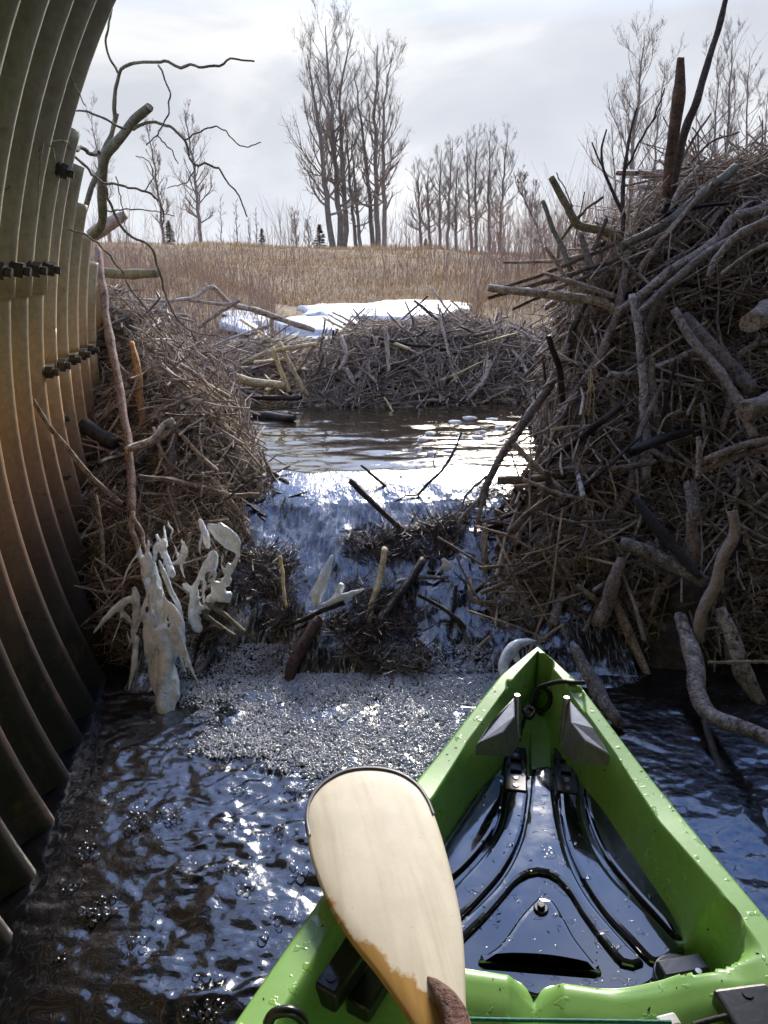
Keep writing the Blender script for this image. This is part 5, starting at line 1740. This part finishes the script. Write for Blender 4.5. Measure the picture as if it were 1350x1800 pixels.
# gear track blocks: right edge and behind the paddle
for (px_a, sz, rot) in (((1318, 1836), (0.06, 0.07, 0.022), 0.3), ((604, 1735), (0.085, 0.034, 0.03), -0.35), ((650, 1735), (0.06, 0.032, 0.025), -0.35)):
    c_ = kl(px_a[0], px_a[1], 0.30)
    zz = float(k_deck(np.array([c_[0]]), np.array([c_[1]]))[0])
    blk = bevel(kpart('gear_block', box_vf((c_[0], c_[1], zz + sz[2] / 2), sz, rot), BLACKP), 0.005, 3)
    for k in (-0.3, 0.3):
        kpart('screw', cyl_vf((c_[0] + k * sz[0] * math.cos(rot), c_[1] + k * sz[0] * math.sin(rot), zz + sz[2] - 0.0005), 0.006, 0.002, 14), BLACKP, blk)
kcord('black_loop', [(470, 1800, 0.36), (482, 1782, 0.37), (510, 1778, 0.372), (530, 1790, 0.362), (536, 1812, 0.345)], 0.006, BLACKP)
kcord('bungee', [(1218, 1802, 0.34), (1262, 1790, 0.345), (1295, 1785, 0.35), (1312, 1795, 0.345)], 0.003, ROPE)
kcord('teal_line', [(818, 1791, 0.345), (900, 1793, 0.345), (1050, 1795, 0.345), (1180, 1797, 0.345)], 0.0022, TEAL)
ck = kl(1175, 1796, 0.34)
bevel(kpart('cord_lock', box_vf((*ck, 0.335), (0.016, 0.024, 0.016), 0.4), mat_plain('white_plastic', (0.6, 0.6, 0.57), 0.4)), 0.003)

# grit and leaf scraps in the boat
rgk = np.random.default_rng(17)
V, F = [], []
for _ in range(170):
    b_ = rgk.uniform(0.08, 0.80)
    l_ = rgk.uniform(-1, 1) * float(k_out(b_)) * 0.95
    z_ = max(float(k_deck(np.array([b_]), np.array([l_]))[0]), ZF + 0.0085 if (0.22 < b_ < 0.6 and abs(l_) < float(k_fl(b_)) * 0.9) else 0) + 0.0012
    a_, L_, w_ = rgk.uniform(0, 3.14), rgk.uniform(0.0012, 0.0055), rgk.uniform(0.0006, 0.0018)
    d_, e_ = np.array([math.cos(a_), math.sin(a_)]), np.array([-math.sin(a_), math.cos(a_)])
    q4 = [np.array([b_, l_]) + d_ * L_, np.array([b_, l_]) + e_ * w_, np.array([b_, l_]) - d_ * L_, np.array([b_, l_]) - e_ * w_]
    o_ = len(V)
    V += [np.r_[q_, z_ - 0.002] for q_ in q4] + [np.array([b_, l_, z_])]
    F += [[o_ + i, o_ + (i + 1) % 4, o_ + 4] for i in range(4)]
grit = kpart('grit', (np.array(V), F), BARK_DARK)
grit['kind'] = 'stuff'

# ================================================================== paddle

def mat_paddle():
    m, t, b = new_mat('worn_varnished_wood')
    tcn = N(t, 'ShaderNodeTexCoord')
    uv = N(t, 'ShaderNodeSeparateXYZ')
    t.links.new(tcn.outputs['Object'], uv.inputs[0])
    mpn = N(t, 'ShaderNodeMapping')
    mpn.inputs['Scale'].default_value = (36, 3.2, 36)
    t.links.new(tcn.outputs['Object'], mpn.inputs[0])
    g = noise(t, mpn.outputs[0], 1.0, 6, 0.6, 0.6)
    c = ramp(t, g, [(0.30, (0.58, 0.51, 0.37)), (0.50, (0.70, 0.64, 0.50)), (0.70, (0.75, 0.69, 0.56))]).outputs[0]
    gr = ramp(t, noise(t, tcn.outputs['Object'], 16, 6, 0.7), [(0.36, (0.72, 0.72, 0.68)), (0.60, (1.0, 1.0, 1.0))]).outputs[0]
    c = mixc(t, 0.45, c, gr, 'MULTIPLY')
    sp = ramp(t, noise(t, tcn.outputs['Object'], 95, 4, 0.6), [(0.70, (0, 0, 0)), (0.74, (1, 1, 1))]).outputs[0]
    c = mixc(t, mathn(t, 'MULTIPLY', sp, 0.5), c, (0.25, 0.18, 0.11))
    # remaining amber varnish: along the left edge and the lower left of the blade
    n1_ = mathn(t, 'MULTIPLY', mathn(t, 'SUBTRACT', noise(t, tcn.outputs['Object'], 9, 5, 0.65), 0.5), 0.13)
    # edge distance proxy: x (across) and y (towards the tip)
    f = mathn(t, 'ADD', mathn(t, 'ADD', uv.outputs['X'], mathn(t, 'MULTIPLY', uv.outputs['Y'], 0.62)), n1_)
    vm = ramp(t, mathn(t, 'ADD', f, 0.5), [(0.50, (1, 1, 1)), (0.508, (0, 0, 0))]).outputs[0]
    amber = ramp(t, g, [(0.30, (0.36, 0.20, 0.055)), (0.65, (0.52, 0.32, 0.11))]).outputs[0]
    c = mixc(t, vm, c, amber)
    t.links.new(c, b.inputs['Base Color'])
    rr = mixc(t, vm, (0.55, 0.55, 0.55), (0.22, 0.22, 0.22))
    t.links.new(rr, b.inputs['Roughness'])
    bump(t, b, mathn(t, 'ADD', g, mathn(t, 'MULTIPLY', vm, 0.6)), 0.16, 0.0012)
    return m


# blade plane: lies over the left rim, tilted a little to the viewer
pO, pT = at(775, 1800, y=0.56), at(650, 1353, z=0.405)
p_up = pT - pO
p_len = float(np.linalg.norm(p_up))
p_up /= p_len
p_side = np.cross(p_up, np.array([0, 0, 1.0]))
p_side /= np.linalg.norm(p_side)
p_nrm = np.cross(p_side, p_up)
Mp = Matrix(((p_side[0], p_up[0], p_nrm[0], pO[0]), (p_side[1], p_up[1], p_nrm[1], pO[1]), (p_side[2], p_up[2], p_nrm[2], pO[2]), (0, 0, 0, 1)))


def pl2(px, py):
    """photo pixel -> paddle plane coordinates (across, towards the tip)"""
    u, v = (px - 675) / FPX, (900 - py) / FPX
    d = np.array([u, CP + v * SP, -SP + v * CP])
    t = np.dot(pO - np.array([0, 0, CAM_H]), p_nrm) / np.dot(d, p_nrm)
    q = np.array([0, 0, CAM_H]) + d * t - pO
    return float(q @ p_side), float(q @ p_up)


paddle = thing('paddle', 'worn wooden paddle blade with grey edge band lying across the kayak', 'paddle', tuple(pO))
ol = [(537, 1440), (543, 1410), (566, 1380), (605, 1359), (650, 1353), (695, 1360), (730, 1380), (752, 1408), (775, 1468), (797, 1550), (811, 1620), (817, 1690), (819, 1760), (822, 1830), (800, 1890), (760, 1860), (722, 1800), (668, 1722), (612, 1650), (572, 1580), (546, 1505)]
q = np.array([pl2(*p) for p in ol])
q = catmull(np.c_[np.vstack([q, q[:1]]), np.zeros(len(q) + 1)], 141)[:-1, :2]
n = len(q)
cen = np.array([np.interp(q[:, 1], [0, p_len], [0.0, 0.0]), q[:, 1]]).T
ys = q[:, 1]
# spine: middle of the blade at each height
spine = np.array([[np.mean([q[np.argmin(np.abs(ys - yy) + 10 * (q[:, 0] > np.median(q[:, 0]))), 0], q[np.argmin(np.abs(ys - yy) + 10 * (q[:, 0] <= np.median(q[:, 0]))), 0]]), yy] for yy in ys])
c_mid = np.array([q[:, 0].mean(), q[:, 1].mean()])


def blade_ring(f, z):
    p = c_mid + (q - c_mid) * f
    return np.c_[p, np.full(n, z)]


rings = [(0.955, -0.0045), (0.992, -0.0030), (1.0, 0.0), (0.992, 0.0032), (0.955, 0.0050), (0.80, 0.0072), (0.5, 0.0090), (0.2, 0.0096)]
V = np.vstack([blade_ring(f, z) for f, z in rings] + [np.array([[*c_mid, 0.0098]]), np.array([[*c_mid, -0.0065]])])
F = []
for i in range(len(rings) - 1):
    for j in range(n):
        F.append([i * n + j, i * n + (j + 1) % n, (i + 1) * n + (j + 1) % n, (i + 1) * n + j])
top_c, bot_c = len(V) - 2, len(V) - 1
for j in range(n):
    F.append([(len(rings) - 1) * n + j, (len(rings) - 1) * n + (j + 1) % n, top_c])
    F.append([(j + 1) % n, j, bot_c])
a_ = 0.5 * np.sum(q[:, 0] * np.roll(q[:, 1], -1) - np.roll(q[:, 0], -1) * q[:, 1])
if a_ < 0:
    F = [f[::-1] for f in F]
Rot = Mp.copy()
Rot.translation = (0, 0, 0)
blade = obj('blade', mesh_from('blade', V, F, True), mat_paddle(), paddle)
blade.matrix_basis = Rot
# protective band round the tip
band_px = [(540, 1470), (536, 1440), (542, 1409), (565, 1379), (604, 1357), (650, 1351), (696, 1358), (731, 1378), (753, 1407), (764, 1433)]
bq = catmull(np.array([[*pl2(*p), 0.0] for p in band_px]), 60)
inn = bq.copy()
inn[:, :2] = bq[:, :2] + (c_mid - bq[:, :2]) / np.linalg.norm(c_mid - bq[:, :2], axis=1, keepdims=True) * 0.0068
V = np.vstack([np.c_[bq[:, :2], np.full(60, -0.0045)], np.c_[bq[:, :2] + (bq[:, :2] - inn[:, :2]) * 0.12, np.zeros(60)], np.c_[bq[:, :2], np.full(60, 0.0050)], np.c_[inn[:, :2], np.full(60, 0.0064)], np.c_[inn[:, :2], np.full(60, 0.0040)]])
F = []
for i in range(4):
    for j in range(59):
        F.append([i * 60 + j, i * 60 + j + 1, (i + 1) * 60 + j + 1, (i + 1) * 60 + j])
band = obj('edge_band', mesh_from('edge_band', V, F, True), mat_plain('grey_resin_band', (0.16, 0.155, 0.18), 0.4, bscale=70), paddle)
band.matrix_basis = Rot
# dark shaft spliced into the blade
sp_px = [(752, 1728), (768, 1752), (785, 1780), (800, 1815), (812, 1900)]
sq = np.array([[*pl2(*p), 0.0] for p in sp_px])
sq[:, 2] = [0.0088, 0.013, 0.016, 0.018, 0.02]
C = catmull(sq, 22)
V, F = tubes(C[None], (np.interp(np.linspace(0, 1, 22), [0, 0.1, 0.35, 1.0], [0.0015, 0.006, 0.0125, 0.017]))[None], 14)
sh = obj('shaft', mesh_from('shaft', V, F, True), mat_wood('dark_reddish_shaft_wood', [(0.15, 0.075, 0.065), (0.17, 0.085, 0.07)], rough=0.35, streak=0.3), paddle)
sh.matrix_basis = Rot

# ================================================================== ice
def ice(name, label, blobs, group='ice lumps on the sticks', vox=0.0055, flat=None):
    """blobs: (pixel path, y0, y1, half-widths in px); melted into one lump"""
    parts = []
    allp = []
    for b in blobs:
        P = path3(b[0], b[1], b[2])
        rr_ = np.array(rpx(P, b[3]))
        n = 14
        C = catmull(np.c_[P, np.interp(np.linspace(0, 1, len(P)), np.linspace(0, 1, len(rr_)), rr_)], n)
        rad = np.maximum(C[:, 3], 0.002)
        pts = C[:, :3]
        d0, d1 = pts[0] - pts[1], pts[-1] - pts[-2]
        d0, d1 = d0 / (np.linalg.norm(d0) + 1e-9), d1 / (np.linalg.norm(d1) + 1e-9)
        pts = np.vstack([pts[0] + d0 * rad[0] * 0.9, pts[0] + d0 * rad[0] * 0.6, pts, pts[-1] + d1 * rad[-1] * 0.6, pts[-1] + d1 * rad[-1] * 0.9])
        rad = np.r_[rad[0] * 0.15, rad[0] * 0.72, rad, rad[-1] * 0.72, rad[-1] * 0.15]
        pts = pts + 0.10 * rad[:, None] * RNG.normal(0, 1, pts.shape)
        V, F = tubes(pts[None], rad[None], 12)
        k = len(pts)
        F = F.tolist() + [list(range(12))[::-1], list(range((k - 1) * 12, k * 12))]
        if len(b) > 4:                                   # flattened petal
            ax = np.array(b[4], float)
            ax /= np.linalg.norm(ax)
            cc_ = np.repeat(pts, 12, 0)
            V = V - np.outer((V - cc_) @ ax, ax) * 0.68
        parts.append((V, F))
        allp.append(P)
    V, F = join_meshes(parts)
    c = V.mean(0)
    me = mesh_from(name, V - c, F, True)
    o = obj(name, me, ICE)
    o.location = c
    m = o.modifiers.new('melt', 'REMESH')
    m.mode = 'VOXEL'
    m.voxel_size = vox
    m.use_smooth_shade = True
    s = o.modifiers.new('soften', 'SMOOTH')
    s.iterations = 5
    s.factor = 0.6
    return tag(o, label, 'ice', group)


def strands(seed, roots, n, length, width, y_top, y_bot):
    """drips and sleeves of uneven thickness hanging from twigs"""
    rg_ = np.random.default_rng(seed)
    out = []
    for _ in range(n):
        a = roots[int(rg_.integers(len(roots)))]
        x0, y0 = a[0] + rg_.normal(0, 7), a[1] + rg_.normal(0, 14)
        L = rg_.uniform(*length)
        lean = rg_.normal(0.10, 0.22)
        k = 5
        pts = [(x0 + lean * L * t + rg_.normal(0, 2.2), y0 + L * t) for t in np.linspace(0, 1, k)]
        w = rg_.uniform(*width)
        rr_ = [w * v * rg_.uniform(0.7, 1.3) for v in (0.45, 0.9, 1.0, 0.75, 0.28)]
        yy = y_top + (y_bot - y_top) * np.clip((y0 - 930) / 330, 0, 1) + rg_.normal(0, 0.02)
        yy = min(yy, 2.0)
        out.append((pts, yy, yy - 0.0006 * L, rr_))
    return out


ice('ice_lump', 'tall cluster of white ice strands hanging into the water on the left', [
    ([(245, 965), (256, 1010), (268, 1055), (276, 1100)], 2.0, 1.88, (4, 7, 9, 13)),
    ([(270, 985), (280, 1030), (290, 1075)], 1.98, 1.88, (4, 6, 9)),
    ([(256, 1085), (264, 1140), (274, 1190), (282, 1230)], 1.87, 1.74, (10, 15, 16, 10), (0.2, 1, 0)),
    ([(296, 1060), (310, 1088), (312, 1125), (300, 1165)], 1.87, 1.80, (8, 17, 18, 9), (0.3, 1, 0)),
    ([(284, 1105), (292, 1150), (288, 1195), (284, 1235), (293, 1290)], 1.84, 1.66, (13, 16, 13, 15, 5)),
    ([(300, 1170), (308, 1210), (303, 1250)], 1.80, 1.70, (9, 11, 4)),
    ([(240, 1120), (236, 1165), (226, 1215)], 1.84, 1.75, (6, 7, 2))] + strands(3, [(250, 960), (268, 1000), (285, 1050), (258, 1060), (300, 1090)], 22, (40, 130), (2.5, 7), 2.0, 1.72), vox=0.0042)
ice('ice_lump', 'rounded ice lump with stacked beads right of the tall cluster', [
    ([(372, 928), (390, 938), (408, 952), (418, 972)], 2.06, 2.02, (12, 24, 22, 8), (0.3, 1, 0.2)),
    ([(420, 975), (408, 1000), (394, 1020)], 2.02, 1.98, (5, 6, 6)),
    ([(375, 975), (372, 998)], 2.02, 2.0, (11, 12)),
    ([(382, 1032), (386, 1048)], 1.98, 1.97, (17, 16), (0.2, 1, 0)),
    ([(402, 1044), (400, 1056)], 1.98, 1.97, (8, 7)),
    ([(370, 1052), (366, 1066)], 1.97, 1.96, (10, 9)),
    ([(345, 1040), (340, 1075), (348, 1105)], 1.97, 1.92, (6, 10, 11)),
    ([(325, 1030), (335, 1038)], 1.97, 1.97, (9, 7), (0.2, 1, 0)),
    ([(362, 985), (352, 1010), (340, 1045)], 2.0, 1.97, (4, 5, 5))] + strands(5, [(360, 950), (372, 1000), (350, 1040), (400, 980)], 7, (35, 80), (3, 5.5), 2.02, 1.9), vox=0.0045)
ice('ice_lump', 'pointed ice spur sticking out left below the grass', [
    ([(165, 1112), (188, 1085), (212, 1062), (238, 1050)], 1.86, 1.92, (3, 6, 8, 7)),
    ([(205, 1066), (222, 1085), (236, 1100)], 1.9, 1.9, (4, 6, 3)),
    ([(238, 1035), (240, 1075), (232, 1130)], 1.92, 1.86, (7, 11, 6), (0.2, 1, 0))] + strands(8, [(225, 1040), (240, 1030), (232, 1080)], 4, (30, 90), (2.5, 5), 1.95, 1.84), vox=0.004)
ice('ice_crescent', 'thin crescent of clear ice above the tall cluster', [
    ([(318, 945), (324, 965), (318, 985), (300, 992)], 1.99, 1.96, (3, 8, 9, 3), (0.2, 1, 0))], vox=0.004)
ice('ice_lump', 'frosty ice sleeve on the twigs above the tall cluster', [
    ([(275, 940), (290, 975), (302, 1010)], 2.06, 1.98, (4, 7, 9)), ([(288, 925), (292, 960)], 2.06, 2.0, (3, 5)),
    ([(352, 915), (360, 940), (365, 960)], 2.1, 2.05, (6, 9, 7), (0, 1, 0))] + strands(9, [(285, 940), (300, 970), (355, 925), (275, 955)], 8, (30, 85), (2.5, 5), 2.05, 1.95), vox=0.004)
ice('ice_petal', 'upright ice petal in the middle of the falls', [([(583, 978), (572, 1010), (558, 1045), (553, 1062)], 2.08, 2.0, (5, 11, 13, 8), (0.3, 1, 0.3))], 'ice petals in the falls', 0.004)
ice('ice_petal', 'broad sideways ice petal right of the upright petal', [([(562, 1065), (585, 1058), (612, 1046), (638, 1036)], 2.0, 2.02, (6, 13, 13, 5), (0, 0.7, 0.7)), ([(590, 1050), (600, 1030)], 2.02, 2.03, (6, 8))], 'ice petals in the falls', 0.004)
ice('ice_lump', 'curved frosted ice arm right of the falls', [([(888, 1065), (895, 1040), (912, 1032), (922, 1060), (945, 1082), (965, 1092)], 2.1, 2.04, (10, 13, 9, 9, 7, 5)), ([(893, 1062), (905, 1055)], 2.08, 2.08, (11, 8), (0.2, 1, 0))])
ice('ice_lump', 'milky ice lump clinging beside the kayak bow', [([(940, 1128), (915, 1130), (895, 1145), (885, 1170), (890, 1195)], 1.75, 1.62, (5, 10, 13, 12, 10)), ([(905, 1150), (912, 1165)], 1.7, 1.68, (9, 6))])
fan = []
for (x1, y1) in ((762, 1015), (772, 1030), (790, 1035), (800, 1030), (808, 1028), (825, 1048), (815, 1035)):
    fan.append(([(785 + (x1 - 785) * 0.12, 988), ((785 + x1) / 2, (990 + y1) / 2 - 2), (x1, y1)], 2.22, 2.18, (3.2, 2.8, 2)))
fan.append(([(780, 985), (788, 992)], 2.22, 2.22, (6, 5)))
ice('icicle_fan', 'fan of thin icicles hanging at the leaning branch tip', fan, 'icicles at the falls', 0.0032)

# ================================================================== foam and bubbles
def dome(n=7, rings=2):
    V, F = [(0, 0, 1.0)], []
    for r_ in range(1, rings + 1):
        a = r_ / rings * np.pi / 2
        for j in range(n):
            V.append((math.sin(a) * math.cos(6.2832 * j / n), math.sin(a) * math.sin(6.2832 * j / n), math.cos(a)))
    for j in range(n):
        F.append((0, 1 + j, 1 + (j + 1) % n, 1 + (j + 1) % n))
    for r_ in range(rings - 1):
        for j in range(n):
            a, b = 1 + r_ * n, 1 + (r_ + 1) * n
            F.append((a + j, b + j, b + (j + 1) % n, a + (j + 1) % n))
    return np.array(V), F


DV, DF = dome()


def bubbles(name, label, P, r, seed, mat=None):
    V = (DV[None] * (1, 1, 0.8) * r[:, None, None] + P[:, None]).reshape(-1, 3)
    q_ = np.array([f for f in DF if f[2] != f[3]])
    t_ = np.array([f[:3] for f in DF if f[2] == f[3]])
    off = (np.arange(len(P)) * len(DV))[:, None, None]
    Q = (q_[None] + off).reshape(-1, 4)
    T3 = (t_[None] + off).reshape(-1, 3)
    F = np.vstack([np.stack([Q[:, 0], Q[:, 1], Q[:, 2]], -1), np.stack([Q[:, 0], Q[:, 2], Q[:, 3]], -1), T3])
    o = obj(name, mesh_from(name, V, F, True), mat or BUBBLE)
    return tag(o, label, 'foam', kind='stuff')


def mat_clear_bubble():
    m, t, b = new_mat('clear_bubble_film')
    tr = t.nodes.new('ShaderNodeBsdfTransparent')
    gl = N(t, 'ShaderNodeBsdfGlossy', i_Roughness=0.02)
    fr = N(t, 'ShaderNodeFresnel', i_IOR=1.55)
    mx = t.nodes.new('ShaderNodeMixShader')
    t.links.new(fr.outputs[0], mx.inputs[0])
    t.links.new(tr.outputs[0], mx.inputs[1])
    t.links.new(gl.outputs[0], mx.inputs[2])
    out = [q_ for q_ in t.nodes if q_.type == 'OUTPUT_MATERIAL'][0]
    t.links.new(mx.outputs[0], out.inputs[0])
    return m


CLEARB = mat_clear_bubble()


def water_z(x, y):
    return np.interp(y, [1.74, 1.86, 1.97], [0.0, 0.014, 0.07])


rg = np.random.default_rng(77)
n = 105000
x = rg.uniform(-0.62, 0.42, n)
y = rg.uniform(0.98, 1.95, n)
d = sstep(1.05, 1.72, y + 0.10 * x) * (1 - sstep(0.18, 0.40, np.abs(x + 0.05) - 0.10 * (y > 1.5))) * 1.15
d = d + 0.22 * sstep(0.7, 1.2, y) * (1 - sstep(0.3, 0.5, np.abs(x + 0.12)))
pat = fbm(x * 5 + 0.6 * fbm(x * 3, y * 3, 2), y * 7, 4, 8.0)
keep = rg.uniform(0, 1, n) < sstep(0.05, 1.0, d + pat * 0.8 + 0.5 * fbm(x * 16 + 1.5 * fbm(x * 6, y * 6, 2), y * 26, 4, 9.0) - 0.22)
x, y = x[keep], y[keep]
r = np.exp(rg.uniform(np.log(0.0012), np.log(0.0040), len(x))) * (1.0 + 0.35 * (1 - sstep(1.1, 1.6, y))) * np.where(rg.uniform(0, 1, len(x)) < 0.035, 2.0, 1.0)
core = rg.uniform(0, 1, len(x)) < sstep(1.12, 1.66, y + 0.10 * fbm(x * 6, y * 6, 3))
Pf = np.stack([x, y, water_z(x, y) + 0.001], -1)
bubbles('foam_bubbles', 'pale blue-white bubbly foam spreading below the falls', Pf[core], r[core], 1)
bubbles('trailing_bubbles', 'clear bubbles trailing away from the foam', Pf[~core], r[~core], 3, CLEARB)
cl_px = [(150, 1495, 9, 0.05), (120, 1560, 8, 0.05), (170, 1600, 14, 0.06), (355, 1750, 16, 0.05), (455, 1655, 2, 0.02), (485, 1620, 3, 0.02), (360, 1770, 12, 0.04), (100, 1690, 4, 0.05), (245, 1440, 14, 0.06), (430, 1560, 5, 0.05), (300, 1430, 16, 0.06), (20, 1540, 4, 0.03), (520, 1530, 6, 0.03), (230, 1660, 6, 0.06), (330, 1520, 8, 0.06)]
bx, br = [], []
for px_, py_, k, sp in cl_px:
    c = at(px_, py_, z=0.003)
    rb = rg.uniform(0.006, 0.010)
    hx = [(i + 0.5 * (j % 2), j * 0.87) for i in range(-4, 5) for j in range(-4, 5)]
    hx.sort(key=lambda q_: q_[0] ** 2 + q_[1] ** 2 + rg.uniform(0, 5))
    for i, j in hx[:k]:
        bx.append(c + np.array([i * rb * 1.9 + rg.normal(0, rb * 0.2), j * rb * 1.9 + rg.normal(0, rb * 0.2), 0]))
        br.append(rb * rg.uniform(0.75, 1.15))
bubbles('drifting_bubbles', 'loose clusters of large clear bubbles on the dark water', np.array(bx), np.array(br), 2, CLEARB)
# scraps of foam drifting on the pool
FL = [f'white foam scrap on the pool, {w} of the twelve counted from the left' for w in ('second', 'first', 'third', 'sixth', 'eighth', 'ninth', 'eleventh', 'fifth', 'tenth', 'fourth', 'seventh', 'twelfth')]
for i, (a, b_) in enumerate([(742, 773), (735, 790), (757, 762), (800, 742), (825, 735), (838, 770), (865, 738), (790, 795), (848, 760), (760, 798), (812, 768), (880, 752)]):
    c = at(a, b_, z=POOL)
    k = 14
    th = np.arange(k) * 2 * np.pi / k
    rr_ = rg.uniform(0.012, 0.03) * (1 + 0.35 * fbm(np.cos(th) * 2 + i, np.sin(th) * 2, 2))
    V = np.vstack([np.c_[rr_ * np.cos(th) * 1.3, rr_ * np.sin(th), np.zeros(k)], np.c_[rr_ * np.cos(th) * 1.0, rr_ * np.sin(th) * 0.8, np.full(k, 0.008)], [[0, 0, 0.012]]])
    F = [[j, (j + 1) % k, k + (j + 1) % k, k + j] for j in range(k)] + [[k + j, k + (j + 1) % k, 2 * k] for j in range(k)]
    o = tag(obj('foam_scrap', mesh_from('foam_scrap', V, F, True), FOAM), FL[i], 'foam', 'foam scraps on the pool')
    o.location = c - np.array([0, 0, 0.001])
